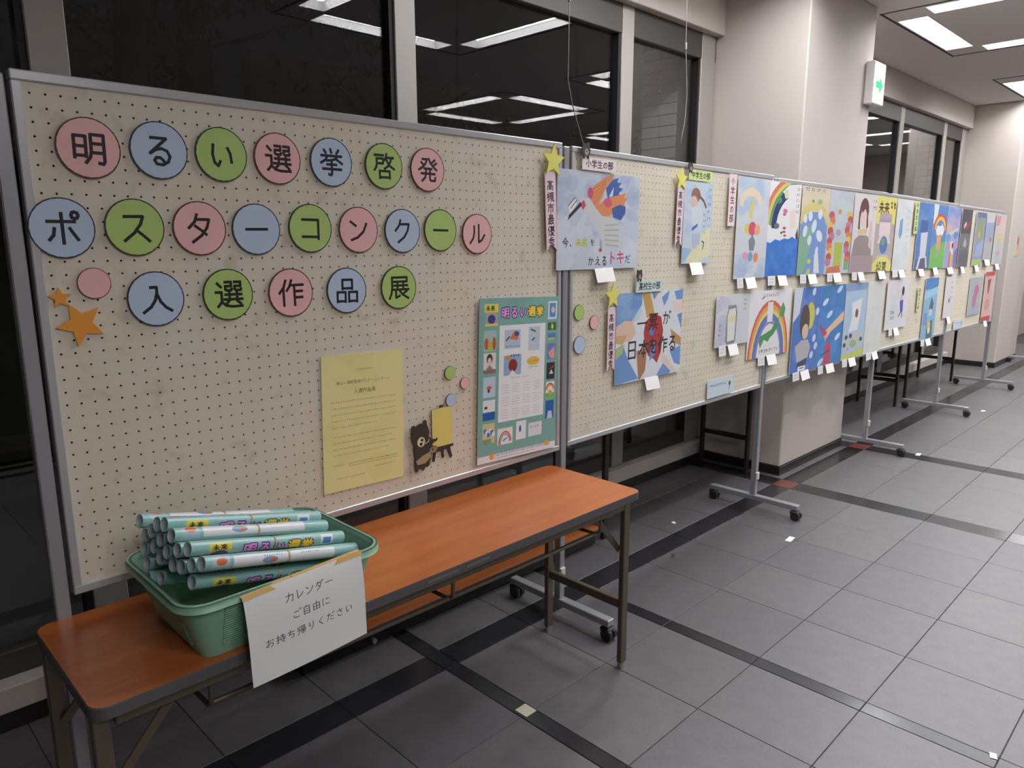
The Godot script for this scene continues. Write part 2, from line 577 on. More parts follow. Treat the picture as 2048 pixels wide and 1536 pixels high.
func build_floor() -> void:
	var f := struct("floor")
	var grout := mat("grout", rgb(74, 72, 72), 0.6)
	put("screed", box(Vector3(5.0, -0.06, 3.1), Vector3(20.0, 0.112, 7.9)), grout, f)
	var tone := [rgb(96, 94, 94), rgb(92, 90, 91), rgb(99, 97, 97), rgb(94, 92, 93)]
	var grain := ImageTexture.create_from_image(speckle(5, Color(0.93, 0.93, 0.93), 0.06))
	var tm := []
	for i in 4:
		var m := mat("floor_tile_%d" % i, tone[i], 0.40, 0.0, 0.64)
		m.albedo_texture = grain
		m.uv1_triplanar = true
		m.uv1_world_triplanar = true
		m.uv1_scale = Vector3(2.6, 2.6, 2.6)
		tm.append(m)
	var bm := mat("floor_band", rgb(42, 41, 43), 0.22, 0.0, 0.55)
	bm.albedo_texture = grain
	bm.uv1_triplanar = true
	bm.uv1_world_triplanar = true
	bm.uv1_scale = Vector3(3.1, 3.1, 3.1)
	var rm := mat("floor_red_tile", rgb(108, 54, 46), 0.25)
	var cols := []   # [x0, x1, band]
	var x := 1.17
	while x > -1.2:
		cols.append([x - 0.4, x, false])
		x -= 0.4
	for e in [[1.17, 1.235, true], [1.235, 1.635, false], [1.635, 2.02, false], [2.02, 2.085, true], [2.085, 2.49, false], [2.49, 2.895, false], [2.895, 3.295, false], [3.295, 3.695, false], [3.695, 4.075, false], [4.075, 4.23, true], [4.23, 4.61, false], [4.61, 4.985, false], [4.985, 5.36, false], [5.36, 5.51, true]]:
		cols.append(e)
	x = 5.51
	while x < 13.0:
		cols.append([x, x + 0.4, false])
		x += 0.4
	var rows := [[-0.80, -0.57, false], [-0.57, -0.17, false], [-0.17, -0.045, true], [-0.045, 0.355, false], [0.355, 0.755, false], [0.755, 1.155, false], [1.155, 1.555, false], [1.555, 1.955, false], [1.955, 2.355, false]]
	var g := RandomNumberGenerator.new()
	g.seed = 11
	var rest := st_new()
	var count := 0
	for c in cols:
		for r in rows:
			var s := Vector3(c[1] - c[0] - 0.0025, 0.02, r[1] - r[0] - 0.0025)
			var band: bool = c[2] or r[2]
			var m: Material = bm if band else tm[g.randi_range(0, 3)]
			if c[2] and r[2] and c[0] > 3.0:
				m = rm
			if r[0] > 1.9 and c[0] > 4.0:
				continue
			var p := Vector3((c[0] + c[1]) / 2, g.randf_range(-0.0004, 0.0), (r[0] + r[1]) / 2)
			if not band and (r[0] > 1.9 or c[0] > 11.4):
				bx(rest, p - Vector3(0, 0.01, 0), s, 0.0015)
				continue
			var o := put("band_tile" if band else "tile", cached_box(s, 0.001), m, f)
			o.position = p
	var rx := 4.075
	while rx < 15.0:
		var rz := 1.955
		while rz < 7.0:
			bx(rest, Vector3(rx + 0.2, -0.01, rz + 0.2), Vector3(0.396, 0.02, 0.396))
			rz += 0.4
		rx += 0.4
	rx = -5.0
	while rx < 4.0:
		var rz := 2.355
		while rz < 7.0:
			bx(rest, Vector3(rx + 0.2, -0.01, rz + 0.2), Vector3(0.396, 0.02, 0.396))
			rz += 0.4
		rx += 0.4
	var ro := put("outer_tiles", done(rest), tm[0], f)
	ro.set_meta("kind", "stuff")

# ------------------------------------------------------------------ walls and ceiling
func build_shell() -> void:
	var beige := mat("wall_beige", rgb(196, 187, 179), 0.75)
	var grain := NoiseTexture2D.new()
	grain.width = 128
	grain.height = 128
	grain.seamless = true
	var nz := FastNoiseLite.new()
	nz.seed = 3
	nz.frequency = 0.15
	grain.noise = nz
	var ramp := Gradient.new()
	ramp.set_color(0, Color(0.95, 0.95, 0.95))
	ramp.set_color(1, Color(1, 1, 1))
	grain.color_ramp = ramp
	beige.albedo_texture = grain
	beige.uv1_triplanar = true
	beige.uv1_world_triplanar = true
	beige.uv1_scale = Vector3(6, 6, 6)
	var dark := mat("baseboard_dark", rgb(34, 31, 30), 0.35)
	var cm := mat("ceiling_board", rgb(226, 221, 215), 0.85)
	cm.albedo_texture = grain
	cm.uv1_triplanar = true
	cm.uv1_world_triplanar = true
	cm.uv1_scale = Vector3(3, 3, 3)
	var c := struct("ceiling")
	put("ceiling_board", ceiling_layer(-5.2, 15.2, -1.0, 7.2), cm, c)
	put("ceiling_slab", box(Vector3(5.0, CEIL + 0.18, 3.1), Vector3(20.4, 0.2, 8.2)), cm, c)
	var w := struct("wall_back")
	put("header", box(Vector3(2.6, 3.065, -0.90), Vector3(15.6, 0.27, 0.2), 0.004), beige, w)
	put("kerb", box(Vector3(2.6, 0.105, -0.91), Vector3(15.6, 0.09, 0.22), 0.004), beige, w)
	var far := st_new()
	bx(far, Vector3(12.75, 1.6, -0.9), Vector3(4.7, 3.2, 0.2))
	put("end_panel", done(far), beige, w)
	var b := struct("baseboard_back")
	put("baseboard", box(Vector3(2.6, 0.03, -0.905), Vector3(15.6, 0.06, 0.21)), dark, b)
	var wl := struct("wall_left")
	put("wall_panel", box(Vector3(-5.1, 1.6, 3.0), Vector3(0.2, 3.2, 8.2)), beige, wl)
	var wf := struct("wall_front")
	put("wall_panel", box(Vector3(5.0, 1.6, 7.1), Vector3(20.4, 3.2, 0.2)), beige, wf)
	var wr := struct("wall_right")
	put("wall_panel", box(Vector3(15.1, 1.6, 3.0), Vector3(0.2, 3.2, 8.2)), beige, wr)

func build_windows() -> void:
	var alu := mat("window_aluminium", rgb(166, 161, 154), 0.45, 0.3)
	var rail := mat("window_rail", rgb(74, 70, 66), 0.5, 0.2)
	var glass := mat("window_glass", Color(1, 1, 1, 0.0), 0.0, 0.0, 0.5)
	glass.transparency = BaseMaterial3D.TRANSPARENCY_ALPHA
	var gasket := mat("gasket", rgb(24, 23, 22), 0.6)
	var sets := [[[-5.0, -3.92, -2.52, -1.12, 0.28, 1.68, 3.30, 4.19], 0.17], [[5.48, 6.55, 7.98, 9.43, 10.2], 0.2]]
	for i in 2:
		var w := struct("window_%d" % (i + 1))
		var xs: Array = sets[i][0]
		var a: float = xs[0]
		var b: float = xs[-1]
		put("top_rail", box(Vector3((a + b) / 2, 2.85, -0.905), Vector3(b - a + 0.2, 0.16, 0.09), 0.004), rail, w)
		put("bottom_rail", box(Vector3((a + b) / 2, 0.195, -0.905), Vector3(b - a + 0.2, 0.09, 0.07), 0.004), rail, w)
		for k in xs.size():
			var wd := 0.115
			if k == 0 or k == xs.size() - 1:
				wd = sets[i][1]
			put("mullion", box(Vector3(xs[k], 1.54, -0.898), Vector3(wd, 2.78, 0.08), 0.004), alu, w)
			if k > 0:
				put("gasket", box(Vector3(xs[k] - wd / 2 - 0.012, 1.5, -0.893), Vector3(0.02, 2.54, 0.05)), gasket, w)
		for k in xs.size() - 1:
			var p := put("pane", box(Vector3((xs[k] + xs[k + 1]) / 2, 1.505, GLASS), Vector3(xs[k + 1] - xs[k] - 0.1, 2.53, 0.006)), glass, w)
			p.set_meta("label", "clear window glass")

func build_pillars() -> void:
	var beige: Material = mats["wall_beige"]
	var dark: Material = mats["baseboard_dark"]
	var defs := [[4.285, 5.345, -0.22, "broad beige square pillar behind the second and third boards"], [10.30, 11.4, -0.27, "beige pillar beyond the last board at the end of the window"]]
	for d in defs:
		var t := thing("pillar", d[3], "pillar")
		var cx: float = (d[0] + d[1]) / 2
		t.position = Vector3(cx, 0, d[2])
		var w: float = d[1] - d[0]
		put("shaft", box(Vector3(0, 1.63, -0.4), Vector3(w, 3.14, 0.8), 0.008), beige, t)
		put("baseboard", box(Vector3(0, 0.03, -0.399), Vector3(w + 0.004, 0.06, 0.806), 0.002), dark, t)

func build_outside() -> void:
	var ground := mat("outside_ground", rgb(46, 45, 42), 0.9)
	var g := put("outside_ground", box(Vector3(4, -0.12, -6.1), Vector3(30, 0.2, 10)), ground)
	g.set_meta("kind", "structure")
	var facade := mat("outside_siding", rgb(104, 108, 96), 0.9)
	for e in [[1.45, 2.3, "left"], [3.0, 7.0, "middle"]]:
		var t := thing("opposite_wall", "pale boarded wall faintly seen through the %s pane of dark glass" % e[2], "wall")
		t.position = Vector3((e[0] + e[1]) / 2, 0, -5.0)
		var w: float = e[1] - e[0]
		put("wall_slab", box(Vector3(0, 1.68, -0.1), Vector3(w, 3.4, 0.16)), facade, t)
		for i in 14:
			put("board", box(Vector3(0, 0.1 + i * 0.24, -0.005), Vector3(w, 0.232, 0.02), 0.004), facade, t)
	# wings of the building, faced with brick tiles, that stand out beside each window
	var joint := mat("brick_joint", rgb(120, 117, 112), 0.9)
	var bt := [mat("brick_a", rgb(164, 161, 156), 0.7), mat("brick_b", rgb(156, 153, 149), 0.7), mat("brick_c", rgb(170, 167, 161), 0.7)]
	var rng := RandomNumberGenerator.new()
	rng.seed = 4
	for wx in [4.2, 10.2]:
		var wing := thing("brick_wing", "grey brick wall of the building outside the window beside the %s" % ("broad pillar" if wx < 5 else "farther pillar"), "wall")
		wing.position = Vector3(wx, 0, -1.08)
		put("core", box(Vector3(0.3, 1.55, -0.165), Vector3(0.6, 3.1, 0.31)), joint, wing)
		var bm := box(Vector3.ZERO, Vector3(0.012, 0.069, 0.138), 0.002)
		for j in 16:
			for k in 2:
				var o := put("brick", bm, bt[rng.randi_range(0, 2)], wing)
				o.position = Vector3(-0.005, 1.75 + j * 0.075, -0.085 - k * 0.145 - (0.0 if j % 2 == 1 else 0.0))
	# a dark hedge along the foot of that wall
	var hl := mat("hedge_leaf", rgb(34, 37, 24), 0.85)
	var hedge := thing("hedge", "dark hedge with an uneven top outside the window glass", "hedge")
	hedge.position = Vector3(4.0, -0.02, -4.2)
	put("hedge_body", box(Vector3(0, 1.2, -0.1), Vector3(8.0, 2.4, 0.4), 0.1), hl, hedge)
	var hs := st_new()
	rng.seed = 77
	for q in 2600:
		var hx := rng.randf_range(-4.0, 4.0)
		var top := 2.75 + 0.16 * sin(hx * 2.1) + 0.12 * sin(hx * 5.3 + 1.0)
		var c := Vector3(hx, rng.randf_range(2.0, top), rng.randf_range(-0.2, 0.25))
		var bs := Basis.from_euler(Vector3(rng.randf_range(-1, 1), rng.randf_range(0, TAU), rng.randf_range(-1, 1)))
		var L := 0.07
		face(hs, [c, c + bs * Vector3(L * 0.5, -L * 0.6, 0.006), c + bs * Vector3(0, -L * 1.5, 0), c + bs * Vector3(-L * 0.5, -L * 0.6, 0.006)], bs * Vector3(0, 0, 1))
	var ho := put("leaves", done(hs), hl, hedge)
	ho.set_meta("kind", "stuff")
	# trees in the dark beyond the glass
	var bark := mat("bark", rgb(34, 30, 27), 0.95)
	var leaf := mat("leaf", rgb(44, 48, 28), 0.8)
	leaf.backlight_enabled = true
	leaf.backlight = Color(0.2, 0.24, 0.1)
	var spots := [[Vector3(1.1, -0.02, -2.5), 0.085, 5, "nearest the left mullion"], [Vector3(1.85, -0.02, -3.5), 0.12, 6, "left of the middle mullion"], [Vector3(3.6, -0.02, -3.5), 0.07, 7, "behind the middle mullion"]]
	for s in spots:
		rng.seed = s[2]
		var tr := thing("tree", "dark tree outside the glass, " + s[3], "tree", "trees outside")
		tr.position = s[0]
		var st := st_new()
		tube(st, [Vector3(0, 0, 0), Vector3(0.03, 1.2, 0.02), Vector3(-0.02, 2.4, 0), Vector3(0.04, 3.9, 0.03)], s[1], 9)
		var tips := []
		for b in 7:
			var y := rng.randf_range(1.9, 3.6)
			var an := rng.randf_range(0, TAU)
			var tip := Vector3(cos(an) * rng.randf_range(0.5, 1.1), y + rng.randf_range(-0.1, 0.5), sin(an) * 0.3)
			tube(st, [Vector3(0, y - 0.2, 0), Vector3(tip.x * 0.5, y, tip.z * 0.5), tip], 0.018, 6)
			tips.append(tip)
		put("trunk", done(st), bark, tr)
		var lf := st_new()
		for p in tips:
			for q in 34:
				var c: Vector3 = p * rng.randf_range(0.6, 1.1) + Vector3(rng.randf_range(-0.3, 0.3), rng.randf_range(-0.35, 0.15), rng.randf_range(-0.1, 0.1))
				c.y = max(c.y, p.y - 0.5)
				var bs := Basis.from_euler(Vector3(rng.randf_range(-0.6, 0.6), rng.randf_range(0, TAU), rng.randf_range(-0.6, 0.6)))
				var L := 0.05
				face(lf, [c, c + bs * Vector3(L * 0.5, -L * 0.6, 0.006), c + bs * Vector3(0, -L * 1.6, 0), c + bs * Vector3(-L * 0.5, -L * 0.6, 0.006)], bs * Vector3(0, 0, 1))
		var lo := put("foliage", done(lf), leaf, tr)
		lo.set_meta("kind", "stuff")

# ------------------------------------------------------------------ pegboards on castor stands
func pegboard_mesh(w: float, h: float) -> ArrayMesh:
	# a sheet with 58 by 38 drilled holes, 30 mm apart; face at z = 0, centred
	var nx := 58
	var ny := 38
	var pitch := 0.03
	var v := PackedVector3Array()
	var nr := PackedVector3Array()
	var ix := PackedInt32Array()
	var gx := nx * pitch / 2
	var gy := ny * pitch / 2
	var r := 0.0027
	var depth := 0.005
	for j in ny:
		for i in nx:
			var c := Vector3(-gx + (i + 0.5) * pitch, -gy + (j + 0.5) * pitch, 0)
			var base := v.size()
			for k in 8:
				v.append(c + Vector3(cos(TAU * (k + 0.5) / 8), sin(TAU * (k + 0.5) / 8), 0) * r)
				nr.append(Vector3.BACK)
			for k in 4:
				v.append(c + Vector3([1, -1, -1, 1][k], [1, 1, -1, -1][k], 0) * pitch / 2)
				nr.append(Vector3.BACK)
			for k in 8:
				# hole corner k sits in the octant (k + 0.5); nearest square corner
				var corner: int = base + 8 + [0, 0, 1, 1, 2, 2, 3, 3][k]
				var k2 := (k + 1) % 8
				if k % 2 == 0:
					ix.append_array([base + k, base + k2, corner])
				else:
					var nxt: int = base + 8 + [0, 1, 1, 2, 2, 3, 3, 0][k]
					ix.append_array([base + k, nxt, corner, base + k, base + k2, nxt])
			var wb := v.size()
			for k in 8:
				var d := Vector3(cos(TAU * (k + 0.5) / 8), sin(TAU * (k + 0.5) / 8), 0)
				v.append(c + d * r)
				v.append(c + d * r - Vector3(0, 0, depth))
				nr.append(-d)
				nr.append(-d)
			for k in 8:
				var k2 := (k + 1) % 8
				ix.append_array([wb + 2 * k, wb + 2 * k + 1, wb + 2 * k2, wb + 2 * k2, wb + 2 * k + 1, wb + 2 * k2 + 1])
	for e in [[-w / 2, -gx, -h / 2, h / 2], [gx, w / 2, -h / 2, h / 2], [-gx, gx, -h / 2, -gy], [-gx, gx, gy, h / 2]]:
		var b := v.size()
		for p in [Vector3(e[0], e[2], 0), Vector3(e[0], e[3], 0), Vector3(e[1], e[3], 0), Vector3(e[1], e[2], 0)]:
			v.append(p)
			nr.append(Vector3.BACK)
		ix.append_array([b, b + 1, b + 2, b, b + 2, b + 3])
	var arr := []
	arr.resize(Mesh.ARRAY_MAX)
	arr[Mesh.ARRAY_VERTEX] = v
	arr[Mesh.ARRAY_NORMAL] = nr
	arr[Mesh.ARRAY_INDEX] = ix
	var m := ArrayMesh.new()
	m.add_surface_from_arrays(Mesh.PRIMITIVE_TRIANGLES, arr)
	return m

func build_boards() -> void:
	var peg := mat("pegboard_cream", rgb(222, 213, 197), 0.55)
	var stain := Image.create(256, 256, false, Image.FORMAT_RGB8)
	var nz := FastNoiseLite.new()
	nz.seed = 9
	nz.frequency = 0.012
	for y in 256:
		for x in 256:
			var n := nz.get_noise_2d(x, y)
			var m := nz.get_noise_2d(x * 3.0 + 900, y * 3.0)
			var k: float = 1.0 - max(0.0, m - 0.32) * 0.22
			stain.set_pixel(x, y, Color(k * (0.985 + n * 0.012), k * (0.985 - n * 0.004), k * (0.97 - n * 0.03 - max(0.0, m - 0.32) * 0.1)))
	peg.albedo_texture = ImageTexture.create_from_image(stain)
	peg.uv1_triplanar = true
	peg.uv1_scale = Vector3(0.9, 0.9, 0.9)
	var alu := mat("board_aluminium", rgb(190, 190, 192), 0.32, 0.35)
	var inner := mat("board_back", rgb(84, 70, 54), 0.9)
	var face_mesh := pegboard_mesh(1.76, 1.18)
	# [centre height, height of frame, slope]
	var bd := [[1.354, 1.204, 0.0], [1.350, 1.192, -0.0042], [1.343, 1.171, -0.0036], [1.330, 1.166, -0.011], [1.310, 1.156, -0.010]]
	var lab := ["cream pegboard with the round lettering discs and the calendar poster", "cream pegboard with three prize posters marked by yellow stars", "cream pegboard, third from the left, under the row of vertical posters before the pillar", "cream pegboard, second from the far end, with the rainbow and dark posters", "cream pegboard at the far end of the row with the red poster"]
	for k in 5:
		var L := Vector2(JX[k + 1] - JX[k], JZ[k + 1] - JZ[k]).length()
		var w := L - 0.052
		var h: float = bd[k][1]
		var t := thing("pegboard", lab[k], "pegboard", "pegboards in a row")
		on_board(t, k, L / 2, bd[k][0], 0.0, bd[k][2])
		var p := put("perforated_sheet", face_mesh, peg, t)
		p.scale = Vector3((w - 0.02) / 1.76, (h - 0.02) / 1.18, 1)
		put("back_sheet", box(Vector3(0, 0, -0.021), Vector3(w - 0.02, h - 0.02, 0.004)), inner, t)
		for s in [-1.0, 1.0]:
			put("frame_rail", box(Vector3(0, s * (h / 2 - 0.011), -0.009), Vector3(w, 0.022, 0.03), 0.0025), alu, t)
			put("frame_stile", box(Vector3(s * (w / 2 - 0.010), 0, -0.009), Vector3(0.02, h - 0.044, 0.03), 0.0025), alu, t)
	# stands: one post at each joint
	var steel := mat("stand_steel", rgb(160, 160, 163), 0.35, 0.35)
	var black := mat("castor_black", rgb(32, 32, 33), 0.45)
	var cap := mat("stand_clip", rgb(206, 200, 184), 0.5)
	var tops := [1.945, 1.945, 1.93, 1.915, 1.9, 1.87, 1.9]
	var sl := ["left of the lettering pegboard behind the table", "between the lettering pegboard and the prize pegboard", "at the right end of the prize pegboard before the pillar", "right of the pillar between the third and fourth pegboards", "between the fourth and the last pegboard", "at the far end of the row of pegboards", "alone beyond the pillar at the picture's right edge"]
	for k in 7:
		var t := thing("board_stand", "grey steel castor stand " + sl[k], "stand", "castor stands")
		t.position = Vector3(JX[k], 0, JZ[k] - 0.012) if k < 6 else Vector3(11.0, 0, 0.0)
		put("post", box(Vector3(0, tops[k] / 2 + 0.045, 0), Vector3(0.032, tops[k] - 0.09, 0.034), 0.003), steel, t)
		put("foot_bar", box(Vector3(0, 0.075, 0), Vector3(0.04, 0.03, 0.56), 0.003), steel, t)
		put("height_clip", box(Vector3(-0.006, 0.21, 0.022), Vector3(0.03, 0.045, 0.014), 0.003), cap, t)
		for s in [-1.0, 1.0]:
			var c := Node3D.new()
			c.name = "castor"
			t.add_child(c, true)
			c.position = Vector3(0, 0, s * 0.262)
			var st := st_new()
			cyl(st, Vector3(-0.014, 0.026, 0.008), Vector3.RIGHT, 0.026, 0.018)
			cyl(st, Vector3(0.014, 0.026, 0.008), Vector3.RIGHT, 0.026, 0.018)
			put("wheel", done(st), black, c)
			var fk := st_new()
			bx(fk, Vector3(0, 0.045, 0.0), Vector3(0.05, 0.024, 0.05), 0.008)
			cyl(fk, Vector3(0, 0.055, -0.008), Vector3.UP, 0.009, 0.03, 10)
			put("fork", done(fk), black, c)

# ------------------------------------------------------------------ tables
func wood_image(sd: int) -> Image:
	var w := 640
	var h := 160
	var im := Image.create(w, h, false, Image.FORMAT_RGB8)
	var n := FastNoiseLite.new()
	n.seed = sd
	n.frequency = 0.02
	var n2 := FastNoiseLite.new()
	n2.seed = sd + 1
	n2.frequency = 0.09
	for y in h:
		for x in w:
			var a := n.get_noise_2d(x * 0.10, y * 1.6) * 0.5 + 0.5
			var b := n2.get_noise_2d(x * 0.12, y * 2.2)
			var v: float = clamp(a + b * 0.22, 0.0, 1.0)
			im.set_pixel(x, y, rgb(166, 88, 44).lerp(rgb(194, 116, 60), v))
	return im

func rounded_poly(w: float, h: float, r: float, n := 6) -> PackedVector2Array:
	var a := PackedVector2Array()
	for q in 4:
		var c := Vector2([1, -1, -1, 1][q] * (w / 2 - r), [1, 1, -1, -1][q] * (h / 2 - r))
		for i in n + 1:
			var t := PI / 2 * q + PI / 2 * i / n
			a.append(c + Vector2(cos(t), sin(t)) * r)
	return a

func slab(poly: PackedVector2Array, y0: float, y1: float, bev: float, uvw: float, uvh: float) -> ArrayMesh:
	# a level board with a rounded outline: surface 0 the top, surface 1 the edge and the underside
	var f := st_new()
	var e := st_new()
	var cen := Vector3(0, y1, 0)
	var n := poly.size()
	var q := PackedVector2Array()
	for p in poly:
		q.append(p - p.normalized() * bev)
	for i in n:
		var j := (i + 1) % n
		for p in [Vector2.ZERO, q[j], q[i]]:
			f.set_uv(Vector2(p.x / uvw + 0.5, p.y / uvh + 0.5))
			f.add_vertex(Vector3(p.x, y1, p.y))
		var d := Vector3(poly[i].x + poly[j].x, 0, poly[i].y + poly[j].y)
		face(e, [Vector3(q[i].x, y1, q[i].y), Vector3(q[j].x, y1, q[j].y), Vector3(poly[j].x, y1 - bev, poly[j].y), Vector3(poly[i].x, y1 - bev, poly[i].y)], d + Vector3.UP * 0.3)
		face(e, [Vector3(poly[i].x, y0, poly[i].y), Vector3(poly[j].x, y0, poly[j].y), Vector3(poly[j].x, y1 - bev, poly[j].y), Vector3(poly[i].x, y1 - bev, poly[i].y)], d)
		face(e, [Vector3(0, y0, 0), Vector3(poly[i].x, y0, poly[i].y), Vector3(poly[j].x, y0, poly[j].y)], Vector3.DOWN)
	f.generate_normals()
	e.generate_normals()
	var m := f.commit()
	e.commit(m)
	return m

func build_front_table() -> void:
	var wood := textured("table_wood", wood_image(21), 0.3)
	wood.texture_repeat = true
	var edge := mat("table_edge", rgb(84, 82, 83), 0.5)
	var steel := mat("table_steel", rgb(104, 92, 78), 0.35, 0.5)
	var chrome := mat("table_foot", rgb(190, 186, 176), 0.3, 0.8)
	var t := thing("folding_table", "low wood-topped folding table with dark edge standing before the lettering pegboard", "table")
	t.position = Vector3(0.797, 0, 0.223)
	var top := put("tabletop", slab(rounded_poly(1.816, 0.452, 0.035), 0.672, 0.70, 0.003, 1.8, 0.45), null, t)
	top.set_surface_override_material(0, wood)
	top.set_surface_override_material(1, edge)
	for s in [-1.0, 1.0]:
		put("apron", box(Vector3(0, 0.652, s * 0.185), Vector3(1.72, 0.04, 0.02), 0.003), steel, t)
		put("end_apron", box(Vector3(s * 0.86, 0.652, 0), Vector3(0.02, 0.04, 0.35), 0.003), steel, t)
	for sx in [-1.0, 1.0]:
		var lx := 0.86 if sx > 0 else -0.887
		for sz in [-1.0, 1.0]:
			var lg := put("leg", box(Vector3(lx, 0.345, sz * 0.187), Vector3(0.034, 0.65, 0.022), 0.003), steel, t)
			var ft := st_new()
			cyl(ft, Vector3(lx, 0.010, sz * 0.187), Vector3.UP, 0.014, 0.02, 12)
			put("foot_cap", done(ft), chrome, lg)
			var br := st_new()
			bar(br, Vector3(lx - sx * 0.008, 0.47, sz * 0.168), Vector3(lx - sx * 0.16, 0.645, sz * 0.168), 0.006, 0.022, 0.001)
			put("brace", done(br), steel, t)
		put("crossbar", box(Vector3(lx, 0.255, 0), Vector3(0.022, 0.034, 0.35), 0.003), steel, t)
	# open shelf of steel rods under the top
	for z in [-0.13, 0.0, 0.155]:
		var st := st_new()
		tube(st, [Vector3(-0.66, 0.565, z), Vector3(0.735, 0.565, z)], 0.007, 8)
		put("shelf_rod", done(st), steel, t)
	for x in [-0.66, 0.05, 0.735]:
		var st := st_new()
		tube(st, [Vector3(x, 0.64, -0.165), Vector3(x, 0.575, -0.155), Vector3(x, 0.562, -0.13), Vector3(x, 0.556, 0.0), Vector3(x, 0.562, 0.15), Vector3(x, 0.575, 0.17), Vector3(x, 0.64, 0.172)], 0.006, 8)
		put("shelf_hanger", done(st), steel, t)
	var lbl := mat("maker_label", rgb(120, 116, 108), 0.4, 0.3)
	put("label_plate", box(Vector3(-0.03, 0.685, 0.2265), Vector3(0.11, 0.007, 0.001)), lbl, t)
	put("label_plate", box(Vector3(0.10, 0.685, 0.2265), Vector3(0.09, 0.007, 0.001)), lbl, t)

func build_back_tables() -> void:
	var wood: Material = mats["table_wood"]
	var edge: Material = mats["table_edge"]
	var dark := mat("dark_leg_steel", rgb(52, 45, 40), 0.4, 0.4)
	var lb := ["folding table with dark legs under the window behind the prize pegboard", "folding table with dark legs under the window just right of the pillar", "folding table with dark legs under the window behind the fourth pegboard"]
	var xs := [3.37, 6.33, 8.17]
	for i in 3:
		var t := thing("window_table", lb[i], "table", "tables under the window")
		t.position = Vector3(xs[i], 0, -0.575)
		var top := put("tabletop", slab(rounded_poly(1.78, 0.42, 0.035), 0.672, 0.70, 0.003, 1.8, 0.45), null, t)
		top.set_surface_override_material(0, wood)
		top.set_surface_override_material(1, edge)
		for sx in [-1.0, 1.0]:
			for sz in [-1.0, 1.0]:
				put("leg", box(Vector3(sx * 0.79, 0.336, sz * 0.175), Vector3(0.034, 0.672, 0.024), 0.003), dark, t)
			put("crossbar", box(Vector3(sx * 0.79, 0.255, 0), Vector3(0.022, 0.034, 0.33), 0.003), dark, t)
			put("end_apron", box(Vector3(sx * 0.79, 0.652, 0), Vector3(0.022, 0.04, 0.33), 0.003), dark, t)
		for sz in [-1.0, 1.0]:
			put("apron", box(Vector3(0, 0.652, sz * 0.175), Vector3(1.6, 0.04, 0.02), 0.003), dark, t)
	# a folded table lying flat on the floor behind the stands
	var t := thing("folded_table", "folded table with orange wood top lying flat on the floor under the first pegboard", "table")
	t.position = Vector3(1.62, 0, -0.578)
	var top := put("tabletop", slab(rounded_poly(1.8, 0.43, 0.035), 0.062, 0.09, 0.003, 1.8, 0.45), null, t)
	top.set_surface_override_material(0, wood)
	top.set_surface_override_material(1, edge)
	var black := mat("folded_frame_black", rgb(24, 23, 23), 0.35, 0.3)
	for sz in [-1.0, 1.0]:
		put("folded_leg", box(Vector3(0, 0.036, sz * 0.19), Vector3(1.72, 0.052, 0.022), 0.003), black, t)
	for sx in [-0.8, 0.0, 0.8]:
		put("folded_crossbar", box(Vector3(sx, 0.03, 0), Vector3(0.03, 0.04, 0.36), 0.003), black, t)
	for sx in [-0.55, 0.55]:
		var ft := st_new()
		cyl(ft, Vector3(sx, 0.026, 0.207), Vector3.BACK, 0.011, 0.014, 12)
		put("foot_cap", done(ft), mats["table_foot"], t)

# ------------------------------------------------------------------ basket of rolled calendars
func ring(hx: float, hz: float, y: float, r: float, n := 5) -> Array:
	var a := []
	for p in rounded_poly(hx * 2, hz * 2, r, n):
		a.append(Vector3(p.x, y, p.y))
	return a

func loft(st: SurfaceTool, a: Array, b: Array, sgn: float) -> void:
	var n := a.size()
	for i in n:
		var j := (i + 1) % n
		var d: Vector3 = (a[i] + a[j]) * 0.5
		face(st, [a[i], a[j], b[j], b[i]], Vector3(d.x, 0, d.z) * sgn)

